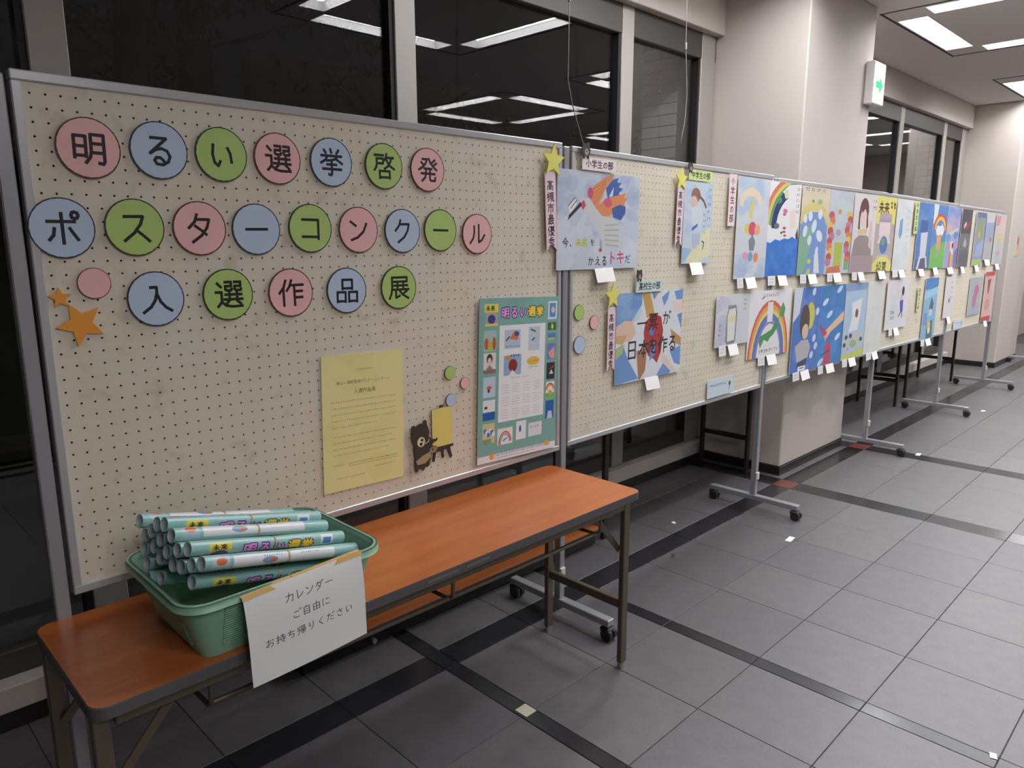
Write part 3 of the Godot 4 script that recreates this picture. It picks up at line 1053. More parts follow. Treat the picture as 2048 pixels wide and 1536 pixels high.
func build_basket() -> void:
	var green := mat("basket_green", rgb(136, 178, 152), 0.42)
	var t := thing("plastic_basket", "green plastic basket full of rolled calendars on the wooden table", "basket")
	t.position = Vector3(0.317, 0.7005, 0.277)
	var st := st_new()
	st.set_smooth_group(1)
	var lv := [[0.196, 0.146, 0.0, 0.03], [0.200, 0.150, 0.012, 0.035], [0.224, 0.174, 0.09, 0.045], [0.238, 0.188, 0.135, 0.05]]
	for i in 3:
		loft(st, ring(lv[i][0], lv[i][1], lv[i][2], lv[i][3]), ring(lv[i + 1][0], lv[i + 1][1], lv[i + 1][2], lv[i + 1][3]), 1.0)
	st.set_smooth_group(2)
	for i in range(1, 3):
		loft(st, ring(lv[i][0] - 0.003, lv[i][1] - 0.003, lv[i][2] - 0.006 * float(i == 1), lv[i][3]), ring(lv[i + 1][0] - 0.003, lv[i + 1][1] - 0.003, lv[i + 1][2], lv[i + 1][3]), -1.0)
	put("side_wall", done(st), green, t)
	var fl := st_new()
	face(fl, ring(0.196, 0.146, 0.0, 0.03), Vector3.DOWN)
	face(fl, ring(0.197, 0.147, 0.006, 0.03), Vector3.UP)
	put("base", done(fl), green, t)
	var rm := st_new()
	rm.set_smooth_group(1)
	var prof := [[-0.003, 0.132], [-0.002, 0.148], [0.003, 0.152], [0.012, 0.151], [0.0145, 0.147], [0.0145, 0.134], [0.012, 0.134], [0.011, 0.145], [0.002, 0.146]]
	for i in prof.size() - 1:
		var a := ring(0.238 + prof[i][0], 0.188 + prof[i][0], prof[i][1], 0.05 + prof[i][0])
		var b := ring(0.238 + prof[i + 1][0], 0.188 + prof[i + 1][0], prof[i + 1][1], 0.05 + prof[i + 1][0])
		loft(rm, a, b, 1.0 if prof[i][0] > 0.011 else -1.0)
	put("rim", done(rm), green, t)
	# fine level ribs moulded on the four sides
	for s in [-1.0, 1.0]:
		var rb := st_new()
		var rs := st_new()
		for k in 17:
			var y := 0.026 + k * 0.006
			var f := (y - 0.012) / 0.123
			for c in [-0.085, 0.085]:
				bx(rb, Vector3(c, y, s * (0.150 + f * 0.038 + 0.0012)), Vector3(0.15, 0.003, 0.0035))
			bx(rs, Vector3(s * (0.200 + f * 0.038 + 0.0012), y, 0), Vector3(0.0035, 0.003, 0.21))
		put("long_side_ribs", done(rb), green, t)
		put("short_side_ribs", done(rs), green, t)
	# the rolls
	var print_tex := textured("roll_print", roll_image(), 0.28)
	var inside := mat("roll_inside", rgb(232, 232, 234), 0.6)
	inside.backlight_enabled = true
	inside.backlight = Color(1.0, 1.0, 1.0)
	print_tex.backlight_enabled = true
	print_tex.backlight = Color(0.6, 0.6, 0.6)
	var band := mat("rubber_band", rgb(196, 160, 120), 0.6)
	var R := 0.0166
	var L := 0.425
	var outer := st_new()
	var inn := st_new()
	outer.set_smooth_group(1)
	var seg := 22
	for k in seg:
		var a0 := TAU * k / seg
		var a1 := TAU * (k + 1) / seg
		# a slight waist where the rubber band holds the roll
		var xs := [0.0, 0.14, 0.2, 0.215, 0.23, 0.29, L]
		var rr := [R, R * 0.98, R * 0.92, R * 0.87, R * 0.92, R * 0.98, R]
		for i in 6:
			var p := []
			for q in [[a0, i], [a1, i], [a1, i + 1], [a0, i + 1]]:
				p.append([Vector3(xs[q[1]], cos(q[0]) * rr[q[1]], sin(q[0]) * rr[q[1]]), Vector2(xs[q[1]] / L, q[0] / TAU)])
			for o in [0, 2, 1, 0, 3, 2]:
				outer.set_uv(p[o][1])
				outer.add_vertex(p[o][0])
		for e in [0.0, L]:
			var ri := R - 0.0022
			inn.set_smooth_group(-1)
			face(inn, [Vector3(e, cos(a0) * R, sin(a0) * R), Vector3(e, cos(a1) * R, sin(a1) * R), Vector3(e, cos(a1) * ri, sin(a1) * ri), Vector3(e, cos(a0) * ri, sin(a0) * ri)], Vector3(-1 if e == 0.0 else 1, 0, 0))
			inn.set_smooth_group(2)
			var x2 := 0.2125
			var m := (a0 + a1) / 2
			face(inn, [Vector3(e, cos(a0) * ri, sin(a0) * ri), Vector3(e, cos(a1) * ri, sin(a1) * ri), Vector3(x2, cos(a1) * ri * 0.86, sin(a1) * ri * 0.86), Vector3(x2, cos(a0) * ri * 0.86, sin(a0) * ri * 0.86)], Vector3(0, -cos(m), -sin(m)))
	var om := done(outer)
	var im := done(inn)
	var bs := st_new()
	for k in 24:
		var a0 := TAU * k / 24
		var a1 := TAU * (k + 1) / 24
		var rb2 := R * 0.87 + 0.0012
		face(bs, [Vector3(0.2125, cos(a0) * rb2, sin(a0) * rb2), Vector3(0.2125, cos(a1) * rb2, sin(a1) * rb2), Vector3(0.2165, cos(a1) * rb2, sin(a1) * rb2), Vector3(0.2165, cos(a0) * rb2, sin(a0) * rb2)], Vector3(0, cos(a0), sin(a0)))
	var bm := done(bs)
	var at := [[0.0944, 0.957, 0.1683], [0.1033, 0.9723, 0.2566], [0.107, 0.9798, 0.2917], [0.1, 0.948, 0.225], [0.0974, 0.9282, 0.188], [0.1101, 0.9612, 0.3205], [0.1048, 0.9377, 0.2641], [0.101, 0.9111, 0.2288], [0.1128, 0.933, 0.3408], [0.107, 0.9157, 0.2905], [0.1191, 0.9466, 0.3838], [0.103, 0.8919, 0.2572], [0.1089, 0.8923, 0.3158], [0.0939, 0.8938, 0.1841], [0.0927, 0.8607, 0.1944], [0.084, 0.8341, 0.2145], [0.1034, 0.8381, 0.2454], [0.1199, 0.9134, 0.3952], [0.126, 0.927, 0.435], [0.114, 0.897, 0.351], [0.119, 0.873, 0.391]]
	var turn := [2.2, 2.6, 0.55, 1.2, 4.0, 2.9, 1.0, 3.3, 0.9, 5.0, 0.35, 2.0, 4.4, 1.4, 0.2, 3.0, 5.2, 2.4, 3.6, 0.0, 0.75]
	var g := RandomNumberGenerator.new()
	g.seed = 6
	var where := ["backmost, against the pegboard", "on top, second from the back", "topmost of the pile", "near the back under the topmost", "at the back left", "in the top layer, third from the back", "in the second layer", "in the middle of the pile", "in the top layer, middle", "in the second layer, middle", "in the top layer, second from the front", "low in the middle of the pile", "in the middle layer towards the front", "low at the back left", "lowest at the back corner", "lowest, sticking out at the left rim", "lowest, at the left rim, towards the front", "in the middle layer at the front", "frontmost on top beside the paper sign", "in the middle layer, front", "lowest at the front, behind the paper sign"]
	for i in at.size():
		var r := thing("rolled_calendar", "rolled pale teal calendar with white inside, " + where[i], "calendar roll", "rolled calendars in the basket")
		r.position = Vector3(at[i][0], at[i][1], at[i][2])
		r.rotation = Vector3(0, 0.14, -0.262)
		r.rotate_object_local(Vector3.RIGHT, turn[i])
		put("printed_sheet", om, print_tex, r)
		put("inner_sheet", im, inside, r)
		put("rubber_band", bm, band, r)
	# the paper sign taped over the front rim
	canvas(640, 480, rgb(233, 233, 230))
	var ink := rgb(70, 70, 72)
	tx("カレンダー", 0.305, 0.13, 0.082, ink, 0.075, false, 1.02)
	tx("ご自由に", 0.345, 0.33, 0.082, ink, 0.075, false, 1.02)
	tx("お持ち帰りください", 0.115, 0.53, 0.082, ink, 0.075, false, 1.04)
	var paper := textured("sign_paper", I, 0.7)
	paper.backlight_enabled = true
	paper.backlight = Color(0.1, 0.1, 0.1)
	var s := thing("paper_sign", "white paper sign with handwritten-style black lettering taped to the basket front", "sign")
	s.position = Vector3(0.340, 0.7, 0.006)
	s.rotation.z = 0.045
	var cv := [[0.157, 0.4795], [0.145, 0.4835], [0.12, 0.486], [0.08, 0.488], [0.03, 0.4865], [-0.02, 0.483], [-0.065, 0.481]]
	var ps := st_new()
	ps.set_smooth_group(1)
	var bk := st_new()
	for i in cv.size() - 1:
		for k in 6:
			var x0 := -0.148 + 0.296 * k / 6
			var x1 := -0.148 + 0.296 * (k + 1) / 6
			var b0 := 0.004 * sin(PI * k / 6.0)
			var b1 := 0.004 * sin(PI * (k + 1) / 6.0)
			var v0: float = (0.157 - cv[i][0]) / 0.222
			var v1: float = (0.157 - cv[i + 1][0]) / 0.222
			quad(ps, Vector3(x0, cv[i + 1][0], cv[i + 1][1] + b0), Vector3(x0, cv[i][0], cv[i][1] + b0), Vector3(x1, cv[i][0], cv[i][1] + b1), Vector3(x1, cv[i + 1][0], cv[i + 1][1] + b1), Vector2(k / 6.0, v1), Vector2(k / 6.0, v0), Vector2((k + 1) / 6.0, v0), Vector2((k + 1) / 6.0, v1))
	put("paper", done(ps), paper, s)
	var tape := mat("masking_tape", rgb(214, 176, 110), 0.6)
	var tp := st_new()
	for e in [[-0.15, -0.03], [-0.028, 0.15]]:
		bx(tp, Vector3((e[0] + e[1]) / 2, 0.1535, 0.4745), Vector3(e[1] - e[0], 0.0008, 0.014), 0.0, Basis(Vector3.RIGHT, 0.25))
		bx(tp, Vector3((e[0] + e[1]) / 2, 0.1515, 0.4835), Vector3(e[1] - e[0], 0.012, 0.0008), 0.0, Basis(Vector3.RIGHT, -0.35))
	put("tape", done(tp), tape, s)

func roll_image() -> Image:
	# print of the calendar as it wraps round a roll: x along the roll, y round it
	canvas(640, 192, rgb(158, 205, 200))
	wash(Color(0.56, 0.76, 0.75, 0.5), 10, 3, 0, 0, 1, 1, 0.08)
	rc(rgb(238, 222, 96), 0.10, 0.06, 0.13, 0.20)
	tx("未来", 0.115, 0.09, 0.045, rgb(60, 60, 30), 0.12)
	el(rgb(70, 80, 150), 0.165, 0.33, 0.05, 0.10)
	rc(rgb(238, 238, 240), 0.82, 0.05, 0.09, 0.26)
	rc(rgb(96, 148, 210), 0.835, 0.12, 0.06, 0.16)
	title(0.30, 0.12, 0.085)
	rc(rgb(240, 240, 242), 0.16, 0.52, 0.66, 0.3)
	dabs(rgb(120, 120, 130), 0.34, 0.46, 0.56, 0.05, 4)
	dabs(rgb(120, 120, 130), 0.58, 0.7, 0.56, 0.05, 5)
	el(rgb(150, 170, 210), 0.38, 0.68, 0.05, 0.08)
	el(rgb(228, 130, 70), 0.4, 0.68, 0.02, 0.05)
	rc(rgb(190, 210, 220), 0.04, 0.5, 0.1, 0.34)
	el(rgb(226, 120, 80), 0.09, 0.62, 0.03, 0.08)
	return I

func title(x: float, y: float, s: float) -> void:
	var w := 1.12
	var chars := "明るい選挙"
	for i in 5:
		var c := chars[i]
		var xx := x + i * s * w
		tx(c, xx, y, s, rgb(50, 48, 110), 0.30)
		tx(c, xx, y, s, rgb(240, 160, 222) if i < 3 else rgb(250, 216, 60), 0.15)

# ------------------------------------------------------------------ lettering discs
func build_discs() -> void:
	var pink := rgb(238, 186, 184)
	var blue := rgb(188, 205, 226)
	var green := rgb(178, 206, 118)
	var d := [["明", 0.119, 1.804, 0], ["る", 0.274, 1.811, 1], ["い", 0.428, 1.813, 2], ["選", 0.583, 1.814, 0], ["挙", 0.749, 1.816, 1], ["啓", 0.931, 1.817, 2], ["発", 1.099, 1.817, 0],
		["ポ", 0.047, 1.625, 1], ["ス", 0.202, 1.628, 2], ["タ", 0.357, 1.627, 0], ["ー", 0.509, 1.626, 1], ["コ", 0.671, 1.63, 2], ["ン", 0.831, 1.627, 0], ["ク", 0.993, 1.625, 1], ["ー", 1.147, 1.628, 2], ["ル", 1.309, 1.617, 0],
		["入", 0.235, 1.455, 1], ["選", 0.418, 1.456, 2], ["作", 0.599, 1.452, 0], ["品", 0.781, 1.449, 1], ["展", 0.972, 1.449, 2]]
	var small := [[0, 0.1, 1.499, 0.036, 0.0, "plain pink paper disc beside the small orange star"], [0, 1.176, 1.147, 0.0235, 2.0, "small plain green disc right of the yellow notice"], [0, 1.244, 1.102, 0.021, 0.0, "small plain pink disc beside the calendar poster"], [0, 1.178, 1.051, 0.0225, 1.0, "small plain blue disc above the bear's easel"], [1, 0.087, 1.307, 0.0315, 2.0, "small plain green disc left of the globe poster"], [1, 0.188, 1.259, 0.0295, 0.0, "small plain pink disc left of the globe poster"], [1, 0.093, 1.174, 0.037, 1.0, "plain pale blue disc lowest left of the globe poster"]]
	var cols := [pink, blue, green]
	var cn := ["pink", "blue", "green"]
	var dk := [rgb(74, 30, 32), rgb(28, 36, 58), rgb(34, 46, 20)]
	# one sheet of print for all discs, six by four cells
	var cell := 256
	var big := Image.create(cell * 6, cell * 4, false, Image.FORMAT_RGB8)
	for i in 24:
		var ci: int = d[i][3] if i < d.size() else i - d.size()
		canvas(cell, cell, dk[ci])
		el(cols[ci], 0.5, 0.5, 0.482, 0.482)
		if i < d.size():
			tx(d[i][0], 0.205, 0.205, 0.59, dk[ci].darkened(0.45), 0.092)
		big.blit_rect(I, Rect2i(0, 0, cell, cell), Vector2i((i % 6) * cell, (i / 6) * cell))
	var m := textured("disc_print", big, 0.5)
	var em := [mat("disc_edge_pink", rgb(150, 92, 92), 0.6), mat("disc_edge_blue", rgb(92, 104, 128), 0.6), mat("disc_edge_green", rgb(90, 108, 54), 0.6)]
	var poly := disc_poly(0.0675)
	var rows := ["top", "middle", "lower"]
	for i in d.size():
		var r := 0 if i < 7 else (1 if i < 16 else 2)
		var nth: int = i - [0, 7, 16][r] + 1
		var uv := Rect2((i % 6) / 6.0, (i / 6) / 4.0, 1 / 6.0, 0.25)
		var o := put("letter_disc", sheet(poly, 0.005, uv), null)
		show_sheet(o, m, em[d[i][3]])
		tag(o, "%s paper disc with the black letter %s, %s in the %s line" % [cn[d[i][3]], d[i][0], ["first", "second", "third", "fourth", "fifth", "sixth", "seventh", "eighth", "ninth"][nth - 1], rows[r]], "disc", "lettering discs on the first pegboard")
		on_board(o, 0, d[i][1] + 0.045, d[i][2], 0.002, -0.02 + 0.04 * fmod(i * 0.37, 1.0))
	for s in small:
		var ci := int(s[4])
		var i := 21 + ci
		var uv := Rect2((i % 6) / 6.0, (i / 6) / 4.0, 1 / 6.0, 0.25)
		var o := put("plain_disc", sheet(disc_poly(s[3], 28), 0.004, uv), null)
		show_sheet(o, m, em[ci])
		tag(o, s[5], "disc")
		on_board(o, s[0], s[1] + (0.045 if s[0] == 0 else 0.0), s[2], 0.002)

# ------------------------------------------------------------------ posters
func paint(key: String) -> void:
	var ink := rgb(48, 44, 48)
	match key:
		"yellow_sheet":
			canvas(480, 688, rgb(236, 226, 158))
			wash(Color(0.90, 0.86, 0.56, 0.35), 12, 2, 0, 0, 1, 1, 0.2)
			var c := rgb(150, 142, 92)
			dabs(c, 0.41, 0.61, 0.11, 0.016, 1)
			tx("明るい選挙啓発ポスターコンクール", 0.17, 0.19, 0.040, rgb(140, 132, 84), 0.09, false, 1.03)
			tx("入選作品展", 0.375, 0.255, 0.052, rgb(130, 122, 76), 0.09, false, 1.03)
			var y := 0.335
			for i in 6:
				dabs(c, 0.10, [0.9, 0.9, 0.9, 0.9, 0.66, 0.1][i], y, 0.014, 10 + i)
				y += 0.046
			y = 0.59
			for i in 4:
				dabs(c, 0.12, [0.9, 0.84, 0.9, 0.8][i], y, 0.014, 20 + i)
				y += 0.045
			dabs(c, 0.12, 0.24, 0.80, 0.014, 31)
			dabs(rgb(120, 112, 70), 0.30, 0.92, 0.80, 0.015, 32)
			rc(c, 0.30, 0.823, 0.62, 0.003)
			dabs(c, 0.62, 0.88, 0.86, 0.013, 33)
			dabs(c, 0.15, 0.50, 0.90, 0.014, 34)
		"calendar":
			canvas(512, 740, rgb(128, 176, 166))
			wash(Color(0.55, 0.75, 0.71, 0.35), 8, 5, 0, 0, 1, 0.25, 0.2)
			rc(rgb(236, 222, 98), 0.06, 0.035, 0.16, 0.05)
			tx("未来", 0.07, 0.04, 0.055, rgb(70, 62, 40), 0.12)
			pg(rgb(190, 170, 176), [0.08, 0.085, 0.2, 0.085, 0.215, 0.15, 0.065, 0.15])
			el(rgb(66, 74, 138), 0.14, 0.125, 0.045, 0.028)
			pg(rgb(236, 222, 98), [0.07, 0.15, 0.21, 0.15, 0.22, 0.165, 0.06, 0.165])
			title(0.255, 0.055, 0.098)
			rc(rgb(228, 238, 246), 0.855, 0.03, 0.12, 0.115)
			rc(rgb(104, 146, 208), 0.872, 0.042, 0.085, 0.09)
			el(rgb(226, 212, 170), 0.92, 0.085, 0.025, 0.02)
			rc(rgb(238, 238, 240), 0.24, 0.165, 0.585, 0.595)
			# the four prize pictures
			rc(rgb(186, 202, 222), 0.30, 0.195, 0.2, 0.115)
			pg(rgb(228, 120, 70), [0.36, 0.25, 0.42, 0.20, 0.48, 0.21, 0.46, 0.26])
			el(rgb(58, 84, 158), 0.45, 0.222, 0.03, 0.015)
			ln(ink, 0.012, [0.32, 0.258, 0.36, 0.235])
			dabs(rgb(130, 130, 140), 0.31, 0.49, 0.29, 0.016, 3)
			rc(rgb(196, 210, 216), 0.60, 0.185, 0.15, 0.15)
			ln(rgb(90, 100, 110), 0.014, [0.63, 0.2, 0.69, 0.215])
			ln(rgb(60, 80, 150), 0.014, [0.65, 0.27, 0.68, 0.255])
			rc(rgb(150, 182, 214), 0.295, 0.35, 0.22, 0.125)
			pg(rgb(206, 160, 90), [0.3, 0.36, 0.37, 0.35, 0.4, 0.4])
			el(rgb(150, 50, 44), 0.41, 0.415, 0.055, 0.04)
			pg(rgb(236, 236, 236), [0.36, 0.475, 0.4, 0.44, 0.46, 0.475])
			dabs(ink, 0.38, 0.5, 0.345, 0.02, 4)
			el(rgb(232, 190, 80), 0.67, 0.40, 0.085, 0.028)
			dabs(rgb(176, 120, 50), 0.61, 0.73, 0.395, 0.014, 5)
			dabs(ink, 0.62, 0.74, 0.435, 0.008, 6)
			dabs(rgb(140, 140, 146), 0.40, 0.62, 0.488, 0.01, 7)
			for r in 3:
				for q in 4:
					for l in 4:
						dabs(rgb(196, 150, 160) if l == 0 else rgb(150, 150, 158), 0.275 + q * 0.135, 0.365 + q * 0.135, 0.53 + r * 0.078 + l * 0.016, 0.007, r * 31 + q * 7 + l)
			# the little pictures down both sides and along the foot
			var bg := [rgb(176, 196, 190), rgb(226, 222, 218), rgb(196, 210, 226), rgb(232, 232, 232), rgb(214, 202, 150)]
			for i in 5:
				rc(bg[i], 0.055, [0.19, 0.325, 0.47, 0.61, 0.755][i], 0.145, 0.125)
			el(rgb(200, 96, 70), 0.085, 0.27, 0.025, 0.035)
			el(rgb(196, 90, 66), 0.175, 0.27, 0.02, 0.04)
			rc(rgb(190, 196, 60), 0.105, 0.26, 0.05, 0.05)
			el(rgb(82, 54, 52), 0.125, 0.36, 0.035, 0.03)
			el(rgb(232, 204, 190), 0.125, 0.372, 0.022, 0.02)
			pg(rgb(150, 134, 128), [0.075, 0.43, 0.125, 0.395, 0.18, 0.43])
			rc(rgb(146, 112, 116), 0.055, 0.425, 0.145, 0.025)
			el(rgb(214, 100, 80), 0.125, 0.535, 0.03, 0.012)
			el(rgb(70, 70, 74), 0.12, 0.553, 0.014, 0.012)
			rc(rgb(40, 96, 170), 0.055, 0.685, 0.145, 0.05)
			el(rgb(60, 60, 60), 0.09, 0.655, 0.02, 0.008)
			for i in 6:
				el(rgb(90, 120, 190) if i % 2 == 0 else rgb(226, 232, 240), 0.085 + 0.02 * i, 0.80 + 0.012 * (i % 3), 0.02, 0.016)
			rc(rgb(120, 166, 120), 0.06, 0.85, 0.1, 0.03)
			var br := [rgb(70, 110, 70), rgb(90, 140, 196), rgb(120, 130, 196), rgb(54, 54, 66), rgb(236, 236, 236), rgb(50, 96, 176)]
			for i in 6:
				rc(br[i], 0.855, [0.165, 0.235, 0.30, 0.425, 0.55, 0.675][i], 0.115, [0.05, 0.045, 0.105, 0.11, 0.11, 0.12][i])
			pg(rgb(232, 216, 70), [0.905, 0.165, 0.935, 0.19, 0.92, 0.212, 0.9, 0.2])
			rc(rgb(224, 214, 90), 0.86, 0.265, 0.10, 0.012)
			pg(rgb(236, 170, 150), [0.87, 0.36, 0.95, 0.32, 0.96, 0.40, 0.9, 0.395])
			pg(rgb(200, 60, 60), [0.88, 0.47, 0.96, 0.44, 0.95, 0.46])
			pg(rgb(220, 220, 226), [0.89, 0.50, 0.92, 0.47, 0.95, 0.50])
			arc(rgb(220, 90, 60), 0.016, 0.91, 0.60, 0.05, 0.035, 0.1, PI)
			arc(rgb(240, 200, 70), 0.012, 0.91, 0.605, 0.04, 0.03, 0.1, PI)
			rc(rgb(130, 186, 60), 0.855, 0.625, 0.115, 0.035)
			el(rgb(226, 150, 110), 0.91, 0.622, 0.025, 0.016)
			pg(rgb(206, 208, 222), [0.89, 0.745, 0.94, 0.745, 0.955, 0.795, 0.875, 0.795])
			rc(rgb(232, 232, 232), 0.235, 0.80, 0.19, 0.105)
			arc(rgb(220, 110, 60), 0.016, 0.33, 0.90, 0.075, 0.075, 0.2, PI)
			arc(rgb(120, 140, 200), 0.012, 0.33, 0.90, 0.06, 0.06, 0.2, PI)
			pg(rgb(80, 150, 90), [0.30, 0.875, 0.36, 0.86, 0.355, 0.868, 0.31, 0.885])
			rc(rgb(234, 236, 238), 0.47, 0.775, 0.13, 0.12)
			el(rgb(60, 90, 170), 0.52, 0.825, 0.014, 0.022)
			rc(rgb(222, 226, 228), 0.63, 0.80, 0.18, 0.09)
			dabs(rgb(150, 150, 150), 0.66, 0.78, 0.82, 0.02, 9)
			rc(rgb(232, 230, 232), 0.0, 0.955, 1.0, 0.045)
			dabs(rgb(70, 70, 130), 0.22, 0.92, 0.958, 0.014, 8)
			dabs(rgb(90, 60, 110), 0.22, 0.72, 0.978, 0.010, 12)
			el(rgb(232, 164, 70), 0.17, 0.965, 0.03, 0.02)
			el(rgb(232, 164, 70), 0.88, 0.955, 0.03, 0.02)
		"P1":
			canvas(420, 297, rgb(196, 206, 222))
			wash(Color(0.56, 0.65, 0.80, 0.30), 26, 7, 0, 0, 1, 0.6, 0.12)
			wash(Color(0.86, 0.88, 0.92, 0.35), 18, 8, 0, 0.45, 1, 1, 0.14)
			var og := rgb(236, 138, 82)
			var bl := rgb(62, 96, 176)
			pg(og, [0.34, 0.26, 0.42, 0.13, 0.55, 0.04, 0.66, 0.0, 0.64, 0.05, 0.56, 0.14, 0.52, 0.24, 0.46, 0.36, 0.38, 0.34])
			pg(bl, [0.56, 0.15, 0.64, 0.06, 0.72, 0.03, 0.70, 0.08, 0.76, 0.08, 0.72, 0.13, 0.78, 0.14, 0.72, 0.20, 0.76, 0.21, 0.62, 0.29, 0.58, 0.24])
			pg(rgb(214, 220, 232), [0.60, 0.24, 0.66, 0.13, 0.65, 0.23])
			pg(og, [0.44, 0.36, 0.56, 0.26, 0.70, 0.22, 0.82, 0.18, 0.80, 0.24, 0.84, 0.24, 0.80, 0.30, 0.82, 0.34, 0.72, 0.38, 0.60, 0.44, 0.52, 0.45])
			pg(bl, [0.64, 0.36, 0.74, 0.31, 0.82, 0.33, 0.82, 0.40, 0.76, 0.48, 0.66, 0.45])
			el(rgb(214, 74, 108), 0.375, 0.215, 0.035, 0.06)
			el(rgb(220, 84, 104), 0.59, 0.30, 0.05, 0.05)
			pg(rgb(206, 208, 208), [0.30, 0.27, 0.36, 0.26, 0.44, 0.36, 0.52, 0.44, 0.66, 0.46, 0.80, 0.54, 0.78, 0.62, 0.80, 0.72, 0.76, 0.78, 0.62, 0.80, 0.54, 0.70, 0.44, 0.56, 0.36, 0.46, 0.28, 0.37])
			for i in 5:
				ln(rgb(176, 180, 178), 0.012, [0.56, 0.54 + i * 0.05, 0.74, 0.52 + i * 0.06])
			pg(rgb(212, 70, 96), [0.255, 0.33, 0.30, 0.29, 0.325, 0.34, 0.29, 0.39])
			pg(rgb(52, 50, 56), [0.26, 0.31, 0.275, 0.345, 0.20, 0.42, 0.12, 0.50, 0.13, 0.45])
			pg(rgb(236, 236, 236), [0.12, 0.36, 0.20, 0.27, 0.215, 0.34, 0.15, 0.43])
			ln(ink, 0.006, [0.12, 0.36, 0.20, 0.27])
			ln(ink, 0.006, [0.15, 0.38, 0.215, 0.30])
			pg(rgb(170, 170, 172), [0.50, 0.68, 0.53, 0.70, 0.53, 0.79, 0.50, 0.79])
			el(rgb(200, 70, 100), 0.51, 0.80, 0.02, 0.02)
			for i in 4:
				ln(og.darkened(0.25), 0.004, [0.42, 0.32 - i * 0.05, 0.56, 0.14 - i * 0.025])
			tx("今、", 0.06, 0.67, 0.075, ink, 0.10)
			tx("未来", 0.21, 0.67, 0.07, rgb(196, 200, 70), 0.14)
			tx("を", 0.38, 0.68, 0.055, ink, 0.10)
			tx("かえる", 0.36, 0.86, 0.078, ink, 0.10, false, 1.05)
			tx("トキ", 0.61, 0.80, 0.11, rgb(216, 70, 116), 0.12, false, 0.95)
			tx("だ", 0.83, 0.85, 0.075, ink, 0.10)
		"P2":
			canvas(230, 330, rgb(196, 212, 226))
			wash(Color(0.62, 0.76, 0.90, 0.3), 16, 9, 0, 0, 1, 0.6, 0.2)
			pg(rgb(226, 226, 180), [0.62, 0.62, 0.95, 0.55, 1.0, 0.9, 0.5, 1.0, 0.1, 0.98])
			pg(rgb(150, 186, 224), [0.0, 0.8, 0.35, 0.82, 0.1, 0.98, 0.0, 0.99])
			el(rgb(150, 106, 88), 0.40, 0.16, 0.16, 0.09)
			ln(rgb(120, 84, 72), 0.05, [0.5, 0.16, 0.68, 0.22, 0.78, 0.30])
			el(rgb(226, 186, 166), 0.34, 0.24, 0.12, 0.07)
			pg(rgb(206, 218, 226), [0.26, 0.32, 0.56, 0.26, 0.7, 0.40, 0.6, 0.55, 0.3, 0.52])
			pg(rgb(80, 96, 184), [0.30, 0.56, 0.52, 0.50, 0.5, 0.54, 0.32, 0.60])
			pg(rgb(176, 192, 214), [0.3, 0.64, 0.62, 0.62, 0.6, 0.76, 0.34, 0.8])
			el(rgb(222, 186, 190), 0.44, 0.80, 0.08, 0.015)
			for i in 6:
				dabs(rgb(110, 120, 160), 0.84, 0.95, 0.06 + i * 0.09, 0.045, 40 + i)
			for i in 4:
				dabs(rgb(90, 90, 110), 0.70, 0.78, 0.38 + i * 0.07, 0.04, 50 + i)
			ln(rgb(60, 60, 80), 0.025, [0.68, 0.72, 0.76, 0.74, 0.72, 0.82])
		"P3":
			canvas(420, 318, rgb(220, 224, 230))
			var sky := rgb(104, 150, 214)
			pg(sky, [0.0, 0.0, 0.36, 0.0, 0.36, 0.14, 0.18, 0.36, 0.0, 0.42])
			wash(Color(0.60, 0.72, 0.88, 0.3), 10, 12, 0.0, 0.0, 0.3, 0.3, 0.12)
			pg(sky, [0.5, 0.0, 0.62, 0.0, 0.54, 0.1])
			pg(sky, [0.66, 0.08, 0.78, 0.0, 0.76, 0.1, 0.7, 0.18])
			pg(sky, [0.86, 0.02, 1.0, 0.0, 1.0, 0.12, 0.9, 0.12])
			pg(sky, [0.92, 0.3, 1.0, 0.28, 1.0, 0.48])
			pg(sky, [0.0, 0.60, 0.1, 0.56, 0.18, 0.74, 0.34, 0.98, 0.0, 1.0])
			pg(sky, [0.62, 0.98, 0.72, 0.86, 0.86, 0.96, 0.82, 1.0, 0.62, 1.0])
			pg(sky, [0.82, 0.72, 1.0, 0.68, 1.0, 0.92, 0.9, 0.88])
			pg(rgb(210, 160, 84), [0.36, 0.02, 0.47, 0.0, 0.52, 0.14, 0.56, 0.28, 0.44, 0.30])
			pg(rgb(214, 160, 110), [0.52, 0.0, 0.6, 0.0, 0.58, 0.06])
			pg(rgb(228, 192, 164), [0.0, 0.36, 0.12, 0.30, 0.24, 0.32, 0.28, 0.46, 0.2, 0.54, 0.0, 0.52])
			pg(rgb(216, 172, 108), [0.0, 0.46, 0.16, 0.46, 0.1, 0.56, 0.0, 0.54])
			pg(rgb(176, 196, 130), [0.0, 0.60, 0.12, 0.56, 0.1, 0.66, 0.0, 0.72])
			pg(rgb(178, 118, 84), [0.30, 0.66, 0.46, 0.64, 0.44, 0.9, 0.36, 1.0, 0.34, 0.98])
			pg(rgb(236, 208, 196), [0.84, 0.14, 1.0, 0.12, 1.0, 0.26, 0.86, 0.26])
			pg(rgb(234, 206, 186), [0.66, 0.70, 0.78, 0.80, 0.94, 0.98, 0.86, 0.98, 0.7, 0.84])
			pg(rgb(200, 146, 84), [0.82, 0.46, 1.0, 0.58, 1.0, 0.68, 0.86, 0.62])
			pg(rgb(184, 54, 54), [0.42, 0.34, 0.54, 0.26, 0.66, 0.30, 0.70, 0.46, 0.68, 0.70, 0.62, 0.84, 0.56, 0.78, 0.48, 0.74, 0.42, 0.60, 0.40, 0.46])
